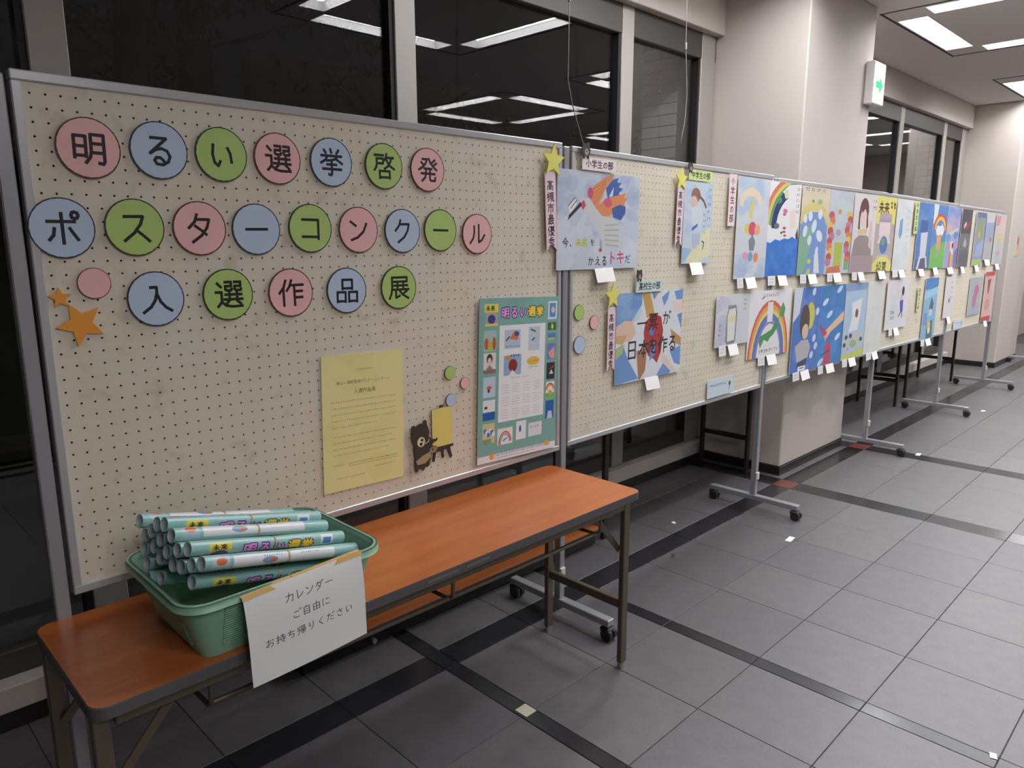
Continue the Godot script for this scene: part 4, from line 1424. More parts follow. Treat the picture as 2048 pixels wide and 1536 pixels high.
			wash(Color(0.55, 0.13, 0.14, 0.4), 10, 13, 0.44, 0.34, 0.64, 0.7, 0.04)
			el(rgb(74, 130, 206), 0.52, 0.46, 0.035, 0.05)
			pg(rgb(92, 138, 204), [0.52, 0.64, 0.58, 0.58, 0.58, 0.74, 0.5, 0.8])
			tx("一", 0.29, 0.24, 0.17, ink, 0.08)
			tx("票", 0.46, 0.24, 0.16, rgb(84, 36, 30), 0.10)
			tx("が", 0.68, 0.23, 0.14, ink, 0.09)
			tx("日本", 0.15, 0.53, 0.17, ink, 0.10, false, 1.02)
			tx("を作る", 0.47, 0.53, 0.155, rgb(50, 40, 40), 0.10, false, 1.0)
		"U1":
			canvas(220, 314, rgb(206, 212, 220))
			wash(Color(0.62, 0.74, 0.90, 0.3), 16, 14, 0, 0, 1, 0.3, 0.2)
			wash(Color(0.84, 0.86, 0.90, 0.3), 20, 15, 0, 0.3, 1, 1, 0.2)
			wash(Color(0.62, 0.72, 0.88, 0.3), 14, 16, 0, 0.8, 1, 1, 0.2)
			arc(rgb(236, 214, 180), 0.12, 0.42, 0.26, 0.3, 0.12, 0.2, PI)
			ln(rgb(226, 210, 100), 0.10, [0.46, 0.24, 0.42, 0.38])
			el(rgb(226, 212, 92), 0.34, 0.50, 0.09, 0.05)
			el(rgb(226, 76, 108), 0.50, 0.50, 0.12, 0.07)
			el(rgb(238, 172, 120), 0.66, 0.51, 0.09, 0.055)
			pg(rgb(132, 132, 136), [0.40, 0.62, 0.52, 0.56, 0.62, 0.63, 0.58, 0.72, 0.44, 0.72])
			el(rgb(226, 150, 190), 0.32, 0.77, 0.08, 0.04)
			el(rgb(120, 156, 208), 0.48, 0.78, 0.08, 0.05)
			el(rgb(236, 140, 84), 0.66, 0.79, 0.08, 0.05)
		"U2":
			canvas(220, 314, rgb(232, 232, 232))
			arc(rgb(222, 120, 80), 0.10, 1.0, 0.42, 1.05, 0.5, PI * 0.5, PI)
			arc(rgb(230, 206, 90), 0.10, 1.0, 0.43, 0.97, 0.46, PI * 0.5, PI)
			arc(rgb(100, 160, 110), 0.10, 1.0, 0.44, 0.90, 0.43, PI * 0.5, PI)
			arc(rgb(36, 56, 116), 0.14, 1.0, 0.46, 0.81, 0.41, PI * 0.5, PI)
			pg(rgb(232, 232, 232), [1.0, 0.0, 1.0, 0.3, 0.4, 0.1, 0.6, 0.02])
			el(rgb(80, 160, 96), 0.30, 0.19, 0.10, 0.035)
			ln(rgb(70, 96, 70), 0.03, [0.3, 0.2, 0.32, 0.25])
			el(rgb(224, 220, 150), 0.52, 0.12, 0.06, 0.05)
			el(rgb(214, 110, 164), 0.52, 0.30, 0.07, 0.025)
			el(rgb(206, 90, 130), 0.50, 0.335, 0.05, 0.015)
			el(rgb(110, 116, 116), 0.28, 0.46, 0.08, 0.03)
			el(rgb(194, 60, 76), 0.52, 0.48, 0.05, 0.014)
			el(rgb(190, 70, 76), 0.52, 0.52, 0.05, 0.012)
			el(rgb(194, 60, 70), 0.55, 0.56, 0.05, 0.010)
			el(rgb(70, 70, 76), 0.44, 0.53, 0.035, 0.012)
			pg(rgb(62, 62, 62), [0.90, 0.55, 0.96, 0.47, 1.0, 0.62, 0.92, 0.6])
			pg(rgb(238, 220, 206), [0.66, 0.3, 0.84, 0.26, 0.88, 0.46, 0.72, 0.5])
			for i in 5:
				dabs(rgb(190, 110, 130), 0.86, 0.97, 0.04 + i * 0.06, 0.04, 60 + i)
			pg(rgb(50, 118, 216), [0.0, 0.63, 0.12, 0.64, 0.26, 0.60, 0.40, 0.615, 0.55, 0.59, 0.66, 0.60, 0.80, 0.57, 0.92, 0.60, 1.0, 0.59, 1.0, 1.0, 0.0, 1.0])
			wash(Color(0.28, 0.56, 0.90, 0.4), 14, 17, 0, 0.66, 1, 1, 0.12)
			wash(Color(0.15, 0.40, 0.78, 0.4), 8, 18, 0, 0.7, 1, 1, 0.1)
		"U3":
			canvas(220, 314, rgb(112, 152, 214))
			rc(rgb(222, 206, 178), 0, 0, 1, 0.12)
			for i in 4:
				dabs(rgb(70, 50, 50), 0.12 + i * 0.2, 0.24 + i * 0.2, 0.015, 0.045, 70 + i)
			pg(rgb(226, 208, 172), [0.0, 0.10, 1.0, 0.10, 1.0, 0.36, 0.7, 0.28, 0.4, 0.28, 0.0, 0.36])
			arc(rgb(226, 206, 120), 0.14, 0.5, 0.42, 0.5, 0.2, 0.2, PI - 0.2)
			el(rgb(150, 190, 150), 0.66, 0.16, 0.09, 0.03)
			el(rgb(110, 170, 120), 0.40, 0.16, 0.05, 0.02)
			pg(rgb(126, 180, 150), [0.0, 0.55, 0.28, 0.50, 0.46, 0.60, 0.34, 0.80, 0.2, 1.0, 0.0, 1.0])
			el(rgb(120, 190, 150), 0.38, 0.50, 0.12, 0.05)
			for p in [[0.16, 0.36, 0.07, 0.05], [0.34, 0.33, 0.08, 0.055], [0.7, 0.3, 0.08, 0.06], [0.18, 0.5, 0.07, 0.07], [0.5, 0.44, 0.08, 0.08], [0.72, 0.55, 0.13, 0.06], [0.36, 0.6, 0.07, 0.06], [0.66, 0.72, 0.05, 0.05]]:
				el(rgb(222, 226, 240), p[0], p[1], p[2], p[3], 0.5)
			pg(rgb(222, 224, 232), [0.58, 0.76, 0.72, 0.74, 0.82, 0.98, 0.6, 0.98])
			el(rgb(206, 212, 80), 0.40, 0.84, 0.07, 0.03)
			pg(rgb(196, 206, 90), [0.34, 0.94, 0.46, 0.92, 0.46, 1.0, 0.3, 1.0])
		"U4":
			canvas(220, 314, rgb(190, 200, 206))
			wash(Color(0.80, 0.83, 0.86, 0.4), 14, 20, 0, 0, 1, 0.4, 0.2)
			var reds := [rgb(214, 76, 92), rgb(230, 130, 70), rgb(222, 200, 90), rgb(206, 84, 70), rgb(190, 120, 160)]
			for i in 10:
				el(reds[i % 5], 0.14 + 0.05 * sin(i * 2.0), 0.30 + i * 0.062, 0.11, 0.05)
				el(reds[(i + 2) % 5], 0.86 + 0.05 * sin(i * 1.7), 0.28 + i * 0.062, 0.11, 0.05)
			el(rgb(232, 150, 90), 0.45, 0.25, 0.07, 0.03)
			rc(rgb(180, 196, 70), 0.34, 0.62, 0.32, 0.3)
			el(rgb(170, 160, 190), 0.45, 0.5, 0.1, 0.04)
			pg(rgb(222, 120, 76), [0.1, 0.92, 0.6, 0.9, 0.66, 0.99, 0.06, 0.99])
			rc(rgb(120, 176, 130), 0.78, 0.86, 0.2, 0.1)
		"U5":
			canvas(220, 314, rgb(222, 216, 214))
			el(rgb(112, 62, 66), 0.44, 0.20, 0.20, 0.15)
			pg(rgb(112, 62, 66), [0.26, 0.2, 0.3, 0.45, 0.22, 0.44, 0.22, 0.22])
			pg(rgb(112, 62, 66), [0.6, 0.2, 0.66, 0.4, 0.58, 0.44, 0.56, 0.24])
			el(rgb(234, 206, 190), 0.43, 0.29, 0.14, 0.11)
			pg(rgb(112, 62, 66), [0.30, 0.16, 0.6, 0.14, 0.58, 0.26, 0.48, 0.18, 0.36, 0.24])
			pg(rgb(226, 190, 150), [0.2, 0.46, 0.66, 0.42, 0.6, 0.5, 0.26, 0.52])
			pg(rgb(150, 138, 136), [0.02, 0.78, 0.1, 0.58, 0.3, 0.52, 0.62, 0.52, 0.86, 0.58, 0.9, 0.78])
			pg(rgb(220, 190, 186), [0.72, 0.34, 0.84, 0.32, 0.86, 0.7, 0.74, 0.66])
			rc(rgb(172, 146, 150), 0, 0.78, 1, 0.22)
			dabs(rgb(120, 110, 116), 0.84, 0.95, 0.05, 0.06, 80)
			dabs(rgb(120, 110, 116), 0.84, 0.95, 0.14, 0.06, 81)
		"U6":
			canvas(220, 314, rgb(182, 168, 164))
			rc(rgb(230, 220, 108), 0, 0, 1, 0.22)
			pg(rgb(230, 220, 108), [0.0, 0.2, 0.22, 0.2, 0.16, 0.36, 0.0, 0.36])
			pg(rgb(230, 220, 108), [0.8, 0.2, 1.0, 0.2, 1.0, 0.36, 0.84, 0.36])
			tx("未来", 0.10, 0.05, 0.27, rgb(70, 62, 40), 0.11)
			dabs(rgb(70, 62, 40), 0.70, 0.94, 0.06, 0.11, 90)
			el(rgb(190, 160, 180), 0.5, 0.28, 0.22, 0.05)
			rc(rgb(160, 150, 168), 0.24, 0.29, 0.52, 0.05)
			rc(rgb(230, 206, 212), 0.22, 0.34, 0.56, 0.18)
			pg(rgb(230, 206, 190), [0.28, 0.5, 0.72, 0.5, 0.84, 0.62, 0.16, 0.62])
			el(rgb(76, 122, 196), 0.5, 0.64, 0.2, 0.12)
			el(rgb(110, 160, 110), 0.46, 0.60, 0.1, 0.05)
			rc(rgb(206, 190, 182), 0.2, 0.78, 0.6, 0.06)
			el(rgb(230, 220, 108), 0.5, 0.94, 0.5, 0.14)
			tx("投票", 0.22, 0.86, 0.27, rgb(90, 82, 50), 0.10)
		"U7":
			canvas(200, 300, rgb(216, 220, 220))
			wash(Color(0.80, 0.83, 0.84, 0.4), 14, 22, 0, 0, 1, 1, 0.25)
			pg(rgb(110, 160, 210), [0.24, 0.30, 0.42, 0.26, 0.44, 0.48, 0.32, 0.56, 0.22, 0.5])
			for i in 6:
				dabs(rgb(160, 164, 170), 0.7, 0.84, 0.14 + i * 0.09, 0.04, 100 + i)
		"U8":
			canvas(200, 300, rgb(72, 122, 196))
			wash(Color(0.36, 0.58, 0.84, 0.4), 12, 23, 0, 0, 1, 0.5, 0.2)
			rc(rgb(62, 92, 160), 0.2, 0.26, 0.5, 0.18)
			pg(rgb(202, 204, 216), [0.28, 0.45, 0.74, 0.43, 0.72, 0.82, 0.34, 0.84])
			pg(rgb(84, 92, 120), [0.1, 0.85, 0.9, 0.82, 0.96, 1.0, 0.06, 1.0])
			pg(rgb(206, 208, 222), [0.3, 0.8, 0.42, 0.8, 0.3, 1.0, 0.16, 1.0])
			pg(rgb(206, 208, 222), [0.7, 0.8, 0.8, 0.8, 0.92, 0.98, 0.8, 0.98])
		"U9":
			canvas(200, 300, rgb(76, 130, 206))
			pg(rgb(216, 222, 232), [0.0, 0.0, 0.3, 0.0, 0.2, 0.3, 0.0, 0.3])
			arc(rgb(218, 70, 50), 0.09, 0.52, 0.36, 0.42, 0.19, -0.1, PI)
			arc(rgb(240, 190, 60), 0.09, 0.52, 0.37, 0.34, 0.16, -0.1, PI)
			el(rgb(222, 224, 226), 0.52, 0.40, 0.28, 0.11)
			el(rgb(86, 120, 190), 0.48, 0.31, 0.14, 0.02)
			pg(rgb(226, 160, 84), [0.34, 0.48, 0.66, 0.46, 0.64, 0.60, 0.36, 0.62])
			pg(rgb(108, 190, 84), [0.0, 0.70, 0.3, 0.60, 1.0, 0.58, 1.0, 1.0, 0.0, 1.0])
			el(rgb(222, 150, 116), 0.5, 0.64, 0.15, 0.08)
			el(rgb(150, 170, 120), 0.46, 0.77, 0.12, 0.05)
		"U10":
			canvas(200, 300, rgb(150, 160, 210))
			wash(Color(0.42, 0.50, 0.82, 0.4), 12, 25, 0, 0, 1, 0.25, 0.2)
			wash(Color(0.84, 0.66, 0.68, 0.4), 10, 26, 0, 0.2, 1, 0.4, 0.2)
			pg(rgb(196, 200, 176), [0.0, 0.44, 0.9, 0.32, 0.9, 0.38, 0.1, 0.5])
			el(rgb(90, 134, 206), 0.74, 0.46, 0.2, 0.06)
			el(rgb(96, 150, 210), 0.16, 0.50, 0.18, 0.06)
			el(rgb(214, 130, 150), 0.3, 0.62, 0.16, 0.05)
			el(rgb(206, 130, 170), 0.8, 0.62, 0.14, 0.05)
			pg(rgb(226, 214, 204), [0.36, 0.56, 0.6, 0.56, 0.66, 0.78, 0.44, 0.8])
			pg(rgb(226, 110, 70), [0.38, 0.72, 0.5, 0.74, 0.5, 1.0, 0.34, 1.0])
			pg(rgb(230, 196, 80), [0.5, 0.74, 0.62, 0.8, 0.58, 1.0, 0.5, 1.0])
			pg(rgb(120, 104, 176), [0.72, 0.72, 1.0, 0.66, 1.0, 1.0, 0.76, 1.0])
			el(rgb(46, 46, 66), 0.56, 0.63, 0.06, 0.05)
		"U11":
			canvas(180, 290, rgb(110, 110, 118))
			rc(rgb(74, 70, 84), 0, 0, 1, 0.42)
			pg(rgb(176, 52, 62), [0.36, 0.26, 0.84, 0.20, 0.8, 0.28, 0.5, 0.36])
			pg(rgb(214, 208, 212), [0.24, 0.28, 0.46, 0.20, 0.5, 0.26, 0.3, 0.34])
			pg(rgb(170, 172, 180), [0.34, 0.62, 0.5, 0.48, 0.72, 0.60, 0.6, 0.66])
			rc(rgb(92, 94, 104), 0, 0.70, 1, 0.3)
		"U12":
			canvas(180, 270, rgb(132, 152, 190))
			rc(rgb(92, 112, 156), 0.1, 0, 0.9, 0.1)
			el(rgb(152, 166, 84), 0.46, 0.32, 0.26, 0.24)
			el(rgb(206, 170, 100), 0.44, 0.42, 0.12, 0.08)
			pg(rgb(148, 172, 208), [0.3, 0.6, 1.0, 0.5, 1.0, 0.8, 0.2, 0.84])
			rc(rgb(160, 196, 110), 0, 0.88, 1, 0.12)
		"U13":
			canvas(150, 220, rgb(160, 170, 186))
			rc(rgb(206, 206, 208), 0, 0, 1, 0.2)
			pg(rgb(146, 166, 196), [0.0, 0.2, 1.0, 0.18, 1.0, 0.5, 0.0, 0.52])
			el(rgb(170, 110, 110), 0.7, 0.55, 0.14, 0.05)
			rc(rgb(176, 176, 180), 0.0, 0.62, 1, 0.38)
		"U14":
			canvas(190, 260, rgb(196, 194, 196))
			pg(rgb(214, 130, 146), [0.05, 0.04, 0.5, 0.03, 0.3, 0.22, 0.05, 0.24])
			pg(rgb(222, 186, 190), [0.5, 0.03, 1.0, 0.05, 0.9, 0.4, 0.3, 0.4])
			pg(rgb(226, 196, 110), [0.3, 0.4, 0.7, 0.36, 0.66, 0.56, 0.34, 0.6])
			wash(Color(0.66, 0.72, 0.76, 0.4), 10, 28, 0, 0.55, 1, 1, 0.25)
			el(rgb(206, 150, 160), 0.5, 0.78, 0.2, 0.05)
		"D1":
			canvas(280, 205, rgb(208, 210, 218))
			wash(Color(0.72, 0.72, 0.82, 0.35), 16, 30, 0, 0, 0.5, 1, 0.2)
			rc(rgb(150, 148, 140), 0.34, 0.2, 0.24, 0.06)
			pg(rgb(136, 136, 132), [0.36, 0.25, 0.58, 0.22, 0.62, 0.36, 0.60, 0.92, 0.55, 0.97, 0.34, 0.97, 0.3, 0.9, 0.31, 0.4])
			pg(rgb(222, 224, 216), [0.38, 0.28, 0.56, 0.26, 0.585, 0.38, 0.57, 0.9, 0.36, 0.92, 0.335, 0.42])
			pg(rgb(226, 224, 160), [0.35, 0.44, 0.57, 0.40, 0.57, 0.52, 0.35, 0.54])
			for i in 3:
				dabs(ink, 0.82, 0.9, 0.10 + i * 0.09, 0.05, 110 + i)
				dabs(ink, 0.1, 0.18, 0.56 + i * 0.09, 0.05, 114 + i)
		"D2":
			canvas(360, 260, rgb(230, 228, 230))
			dabs(rgb(120, 120, 126), 0.3, 0.7, 0.05, 0.06, 120)
			ln(ink, 0.01, [0.28, 0.12, 0.34, 0.09])
			arc(rgb(224, 96, 66), 0.055, 0.5, 1.05, 0.46, 0.86, 0.0, PI)
			arc(rgb(236, 160, 80), 0.05, 0.5, 1.05, 0.425, 0.80, 0.0, PI)
			arc(rgb(238, 214, 100), 0.045, 0.5, 1.05, 0.39, 0.73, 0.0, PI)
			arc(rgb(90, 116, 200), 0.07, 0.5, 1.05, 0.345, 0.65, 0.0, PI)
			arc(rgb(130, 130, 190), 0.035, 0.5, 1.05, 0.30, 0.57, 0.0, PI)
			rc(rgb(226, 224, 228), 0.43, 0.18, 0.13, 0.3)
			pg(rgb(86, 160, 90), [0.74, 0.28, 0.8, 0.2, 0.86, 0.3, 0.84, 0.42, 0.72, 0.42])
			pg(rgb(74, 154, 90), [0.28, 0.68, 0.42, 0.64, 0.54, 0.60, 0.66, 0.46, 0.72, 0.42, 0.7, 0.56, 0.6, 0.68, 0.52, 0.72, 0.48, 0.78, 0.38, 0.74, 0.3, 0.86, 0.26, 0.76])
			for i in 4:
				dabs(rgb(110, 110, 116), 0.28 + i * 0.12, 0.36 + i * 0.12, 0.88, 0.07, 130 + i)
		"D3":
			canvas(220, 314, rgb(70, 118, 202))
			wash(Color(0.42, 0.56, 0.86, 0.4), 14, 32, 0, 0, 1, 1, 0.2)
			pg(rgb(206, 214, 226), [0.0, 0.0, 0.3, 0.0, 0.22, 0.3, 0.0, 0.4])
			el(rgb(206, 206, 84), 0.64, 0.34, 0.16, 0.16)
			el(rgb(200, 80, 70), 0.46, 0.26, 0.08, 0.06)
			el(rgb(90, 74, 66), 0.44, 0.40, 0.18, 0.20)
			el(rgb(226, 190, 170), 0.48, 0.52, 0.12, 0.09)
			pg(rgb(184, 178, 184), [0.14, 0.68, 0.36, 0.62, 0.6, 0.62, 0.72, 0.72, 0.6, 0.9, 0.26, 0.9])
			pg(rgb(62, 74, 110), [0.26, 0.88, 0.62, 0.84, 0.6, 0.92, 0.24, 0.95])
			rc(rgb(232, 232, 232), 0.3, 0.93, 0.28, 0.06)
			rc(ink, 0.36, 0.95, 0.16, 0.012)
			for p in [[0.72, 0.06], [0.9, 0.3], [0.84, 0.62], [0.92, 0.72], [0.78, 0.82]]:
				el(rgb(206, 216, 238), p[0], p[1], 0.06, 0.05, 0.8)
		"D4":
			canvas(220, 314, rgb(58, 126, 204))
			wash(Color(0.32, 0.58, 0.88, 0.4), 14, 34, 0, 0, 1, 1, 0.2)
			for p in [[0.75, 0.06], [0.2, 0.2], [0.4, 0.36], [0.16, 0.94], [0.8, 0.66]]:
				el(rgb(196, 218, 240), p[0], p[1], 0.12, 0.035, -0.4)
			el(rgb(90, 140, 130), 0.35, 0.1, 0.07, 0.02)
			pg(rgb(236, 190, 150), [0.26, 0.56, 1.0, 0.34, 1.0, 0.46, 0.5, 0.58, 0.34, 0.66])
			pg(rgb(196, 66, 92), [0.02, 0.48, 0.2, 0.52, 0.34, 0.58, 0.26, 0.66, 0.1, 0.56])
			pg(rgb(230, 160, 150), [0.22, 0.62, 0.36, 0.60, 0.3, 0.7])
			pg(rgb(200, 66, 92), [0.3, 0.74, 0.52, 0.70, 0.56, 1.0, 0.28, 1.0])
			ln(rgb(40, 74, 120), 0.02, [0.14, 0.86, 0.5, 0.82])
		"D5":
			canvas(220, 314, rgb(166, 196, 226))
			rc(rgb(130, 160, 206), 0, 0, 1, 0.1)
			pg(rgb(226, 226, 230), [0.3, 0.26, 0.78, 0.20, 0.72, 0.46, 0.66, 0.62, 0.24, 0.64, 0.36, 0.44])
			el(rgb(110, 84, 80), 0.56, 0.40, 0.07, 0.06)
			rc(rgb(190, 196, 200), 0.05, 0.66, 0.9, 0.2)
			for p in [[0.16, 0.70], [0.36, 0.69], [0.1, 0.80], [0.86, 0.76]]:
				el(rgb(76, 80, 96), p[0], p[1], 0.07, 0.03)
			el(rgb(150, 186, 120), 0.5, 0.80, 0.16, 0.05)
			el(rgb(206, 140, 160), 0.26, 0.86, 0.06, 0.02)
			pg(rgb(200, 208, 100), [0.0, 0.93, 1.0, 0.88, 1.0, 1.0, 0.0, 1.0])
		"D6":
			canvas(190, 300, rgb(216, 218, 216))
			wash(Color(0.82, 0.84, 0.80, 0.4), 16, 36, 0, 0, 1, 1, 0.25)
			el(rgb(226, 200, 180), 0.8, 0.05, 0.1, 0.03)
			dabs(rgb(180, 182, 180), 0.3, 0.7, 0.36, 0.03, 140)
			wash(Color(0.82, 0.86, 0.72, 0.5), 6, 37, 0.3, 0.85, 1, 1, 0.16)
		"D7":
			canvas(300, 230, rgb(216, 218, 222))
			rc(rgb(220, 212, 218), 0.02, 0.02, 0.6, 0.2)
			wash(Color(0.78, 0.82, 0.84, 0.4), 10, 38, 0, 0.2, 0.5, 0.9, 0.15)
			el(rgb(52, 50, 58), 0.72, 0.24, 0.06, 0.1)
			el(rgb(226, 180, 150), 0.66, 0.36, 0.05, 0.08)
			pg(rgb(62, 78, 186), [0.6, 0.44, 0.76, 0.42, 0.78, 0.66, 0.66, 0.68])
			ln(rgb(60, 60, 90), 0.03, [0.7, 0.66, 0.6, 0.76])
			ln(rgb(60, 60, 90), 0.03, [0.74, 0.66, 0.76, 0.78])
			dabs(ink, 0.2, 0.36, 0.62, 0.08, 142)
			dabs(ink, 0.22, 0.36, 0.74, 0.08, 143)
		"D9":
			canvas(190, 290, rgb(126, 180, 220))
			rc(rgb(62, 130, 204), 0, 0, 1, 0.18)
			pg(rgb(150, 200, 228), [0.0, 0.22, 1.0, 0.14, 1.0, 0.26, 0.0, 0.34])
			pg(rgb(96, 100, 104), [0.42, 0.5, 0.56, 0.30, 0.76, 0.42, 0.72, 0.52])
			el(rgb(206, 206, 206), 0.58, 0.56, 0.12, 0.06)
			rc(rgb(110, 150, 206), 0.06, 0.56, 0.3, 0.2)
			pg(rgb(96, 108, 110), [0.36, 0.74, 0.8, 0.68, 0.84, 0.98, 0.4, 1.0])
			el(rgb(206, 196, 110), 0.54, 0.78, 0.14, 0.08)
			el(rgb(228, 222, 206), 0.58, 0.86, 0.1, 0.05)
		"D10":
			canvas(170, 210, rgb(222, 214, 216))
			for i in 4:
				dabs(rgb(140, 126, 140), 0.56, 0.8, 0.12 + i * 0.12, 0.07, 150 + i)
			el(rgb(110, 104, 116), 0.5, 0.58, 0.09, 0.06)
		"D11":
			canvas(220, 170, rgb(176, 180, 186))
			wash(Color(0.64, 0.68, 0.72, 0.4), 12, 40, 0, 0, 1, 1, 0.2)
			el(rgb(206, 100, 146), 0.56, 0.36, 0.18, 0.16)
			el(rgb(186, 120, 150), 0.46, 0.62, 0.16, 0.2)
			pg(rgb(160, 180, 206), [0.1, 0.86, 0.9, 0.8, 0.92, 0.98, 0.08, 0.98])
		"D12":
			canvas(180, 260, rgb(222, 170, 164))
			rc(rgb(206, 62, 62), 0, 0, 1, 0.09)
			rc(rgb(206, 62, 62), 0, 0.9, 1, 0.1)
			pg(rgb(120, 70, 64), [0.3, 0.16, 0.66, 0.14, 0.5, 0.44, 0.4, 0.44])
			el(rgb(190, 150, 136), 0.46, 0.66, 0.26, 0.12)
		"N1", "N2":
			canvas(220, 80, rgb(206, 222, 230))
			dabs(rgb(80, 90, 96), 0.08, 0.7, 0.28, 0.16, 160)
			el(rgb(90, 90, 90), 0.86, 0.42, 0.04, 0.14)
			ln(rgb(90, 90, 90), 0.02, [0.86, 0.5, 0.85, 0.8])
	if I == null:
		canvas(8, 8, Color.WHITE)

func build_posters() -> void:
	# key: board, place along it, height, width, height of sheet; then name, label, how many cards hang below and where (shares of the width)
	var P := {
		"yellow_sheet": [0, 0.869, 1.042, 0.297, 0.426, "notice_sheet", "large yellow notice sheet with rows of small print", 0, []],
		"calendar": [0, 1.565, 1.085, 0.420, 0.606, "calendar_poster", "teal calendar poster edged with small pictures at the first pegboard's right end", 0, []],
		"P1": [1, 0.207, 1.669, 0.54, 0.382, "poster", "horizontal painted poster of a white bird with orange and blue wings", 1, [0.44, 0.67]],
		"P2": [1, 0.966, 1.673, 0.26, 0.38, "poster", "narrow pale poster of a girl under the green label", 1, [0.27, 0.70]],
		"P3": [1, 0.598, 1.168, 0.53, 0.399, "poster", "horizontal poster of reaching arms round a red figure on blue sky", 1, [0.43, 0.64]],
		"U1": [1, 1.534, 1.652, 0.359, 0.524, "poster", "pale vertical poster with a pink and yellow flower, first of the upper row", 2, [0.10, 0.29, 0.36, 0.67]],
		"U2": [2, 0.120, 1.649, 0.398, 0.524, "poster", "white poster with a rainbow corner above a bright blue sea", 2, [0.10, 0.33, 0.40, 0.68]],
		"U3": [2, 0.523, 1.643, 0.385, 0.524, "poster", "poster of white birds over a blue and green globe", 2, [0.11, 0.33, 0.39, 0.69]],
		"U4": [2, 0.928, 1.638, 0.396, 0.525, "poster", "grey poster with red crowds on both sides of a green ballot box", 2, [0.12, 0.33, 0.35, 0.66]],
		"U5": [2, 1.339, 1.632, 0.41, 0.527, "poster", "poster of a brown-haired girl resting her chin on her hands", 2, [0.12, 0.34, 0.37, 0.62]],
		"U6": [2, 1.745, 1.629, 0.395, 0.53, "poster", "yellow-topped poster with a blue globe in its middle", 1, [0.33, 0.67]],
		"U7": [3, 0.336, 1.625, 0.348, 0.531, "poster", "white upper-row poster with one small blue figure", 2, [0.05, 0.38, 0.42, 0.78]],
		"U8": [3, 0.857, 1.617, 0.372, 0.529, "poster", "deep blue poster with a pale upright easel shape", 1, [0.32, 0.68]],
		"U9": [3, 1.246, 1.615, 0.390, 0.523, "poster", "poster of a face under a rainbow on bright green grass", 1, [0.28, 0.58]],
		"U10": [3, 1.656, 1.607, 0.385, 0.528, "poster", "lilac poster of figures with an orange and yellow stripe", 1, [0.32, 0.74]],
		"U11": [4, 0.282, 1.601, 0.334, 0.523, "poster", "dark grey poster with a red slash", 1, [0.34, 0.68]],
		"U12": [4, 0.790, 1.593, 0.355, 0.508, "poster", "blue-grey poster with an olive green oval", 1, [0.3, 0.66]],
		"U13": [4, 1.141, 1.615, 0.309, 0.454, "poster", "small hazy grey-blue poster in the upper row near the far end", 1, [0.2, 0.8]],
		"U14": [4, 1.578, 1.589, 0.42, 0.511, "poster", "hazy grey poster with a pink corner, last of the upper row", 1, [0.35, 0.7]],
		"D1": [1, 1.373, 1.176, 0.367, 0.268, "poster", "horizontal grey poster of a glass bottle, first of the lower row", 2, [0.12, 0.32, 0.38, 0.66]],
		"D2": [2, 0.026, 1.122, 0.518, 0.38, "poster", "white horizontal poster of a rainbow over green islands", 2, [0.26, 0.42, 0.46, 0.68]],
		"D3": [2, 0.514, 1.043, 0.387, 0.528, "poster", "blue poster of a girl with a yellow balloon", 2, [0.12, 0.36, 0.40, 0.70]],
		"D4": [2, 0.914, 1.038, 0.395, 0.53, "poster", "blue poster of an outstretched arm dropping a red slip", 2, [0.08, 0.28, 0.38, 0.70]],
		"D5": [2, 1.312, 1.035, 0.388, 0.528, "poster", "pale blue poster with a white paper face and a yellow-green foot", 2, [0.06, 0.28, 0.33, 0.64]],
		"D6": [2, 1.693, 1.032, 0.334, 0.53, "poster", "very pale vertical poster in the lower row with almost no drawing", 2, [0.2, 0.5, 0.52, 0.84]],
		"D7": [3, 0.365, 1.099, 0.49, 0.377, "poster", "white horizontal poster of a runner in blue", 2, [0.2, 0.36, 0.4, 0.62]],
		"D9": [3, 1.214, 1.006, 0.354, 0.528, "poster", "sky blue vertical poster with a grey figure, hanging to the board's lower edge", 2, [0.04, 0.3, 0.38, 0.75]],
		"D10": [3, 1.749, 1.077, 0.295, 0.371, "poster", "pinkish white poster with a few dark letters", 1, [0.4, 0.72]],
		"D11": [4, 0.882, 1.039, 0.455, 0.374, "poster", "grey horizontal poster with a pink heart shape", 0, []],
		"D12": [4, 1.377, 1.007, 0.365, 0.514, "poster", "red-edged pink poster, last of the lower row", 1, [0.3, 0.62]],
		"N1": [1, 1.282, 0.828, 0.275, 0.097, "notice_card", "pale blue notice card low on the prize pegboard", 0, []],
		"N2": [4, 0.372, 0.799, 0.294, 0.093, "notice_card", "pale blue notice card low on the last pegboard", 0, []],
	}
	var edge := mat("paper_edge", rgb(228, 226, 222), 0.6)
	var plain := mat("name_card_white", rgb(240, 238, 236), 0.5)
	canvas(64, 36, rgb(226, 224, 224))
	dabs(rgb(150, 148, 150), 0.2, 0.85, 0.25, 0.2, 170)
	dabs(rgb(150, 148, 150), 0.2, 0.7, 0.6, 0.2, 171)
	var printed := textured("name_card_printed", I, 0.5)
	var n := 0
	for key in P:
		var d: Array = P[key]
		I = null
		paint(key)
		if d[5] == "poster":
			I.adjust_bcs(1.06, 0.90, 0.86)
		var m := textured("print_" + key, I, 0.32 if key != "yellow_sheet" else 0.6)
		var o := put(d[5], sheet(rect_poly(d[3], d[4]), 0.003), null)
		show_sheet(o, m, edge)
		tag(o, d[6], "poster" if d[5] != "notice_sheet" and d[5] != "notice_card" else "notice", "contest posters" if d[5] == "poster" else "")
		var off := 0.008 + (0.0032 if n % 2 == 1 else 0.0)
		if key in ["yellow_sheet", "calendar"]:
			off = 0.002
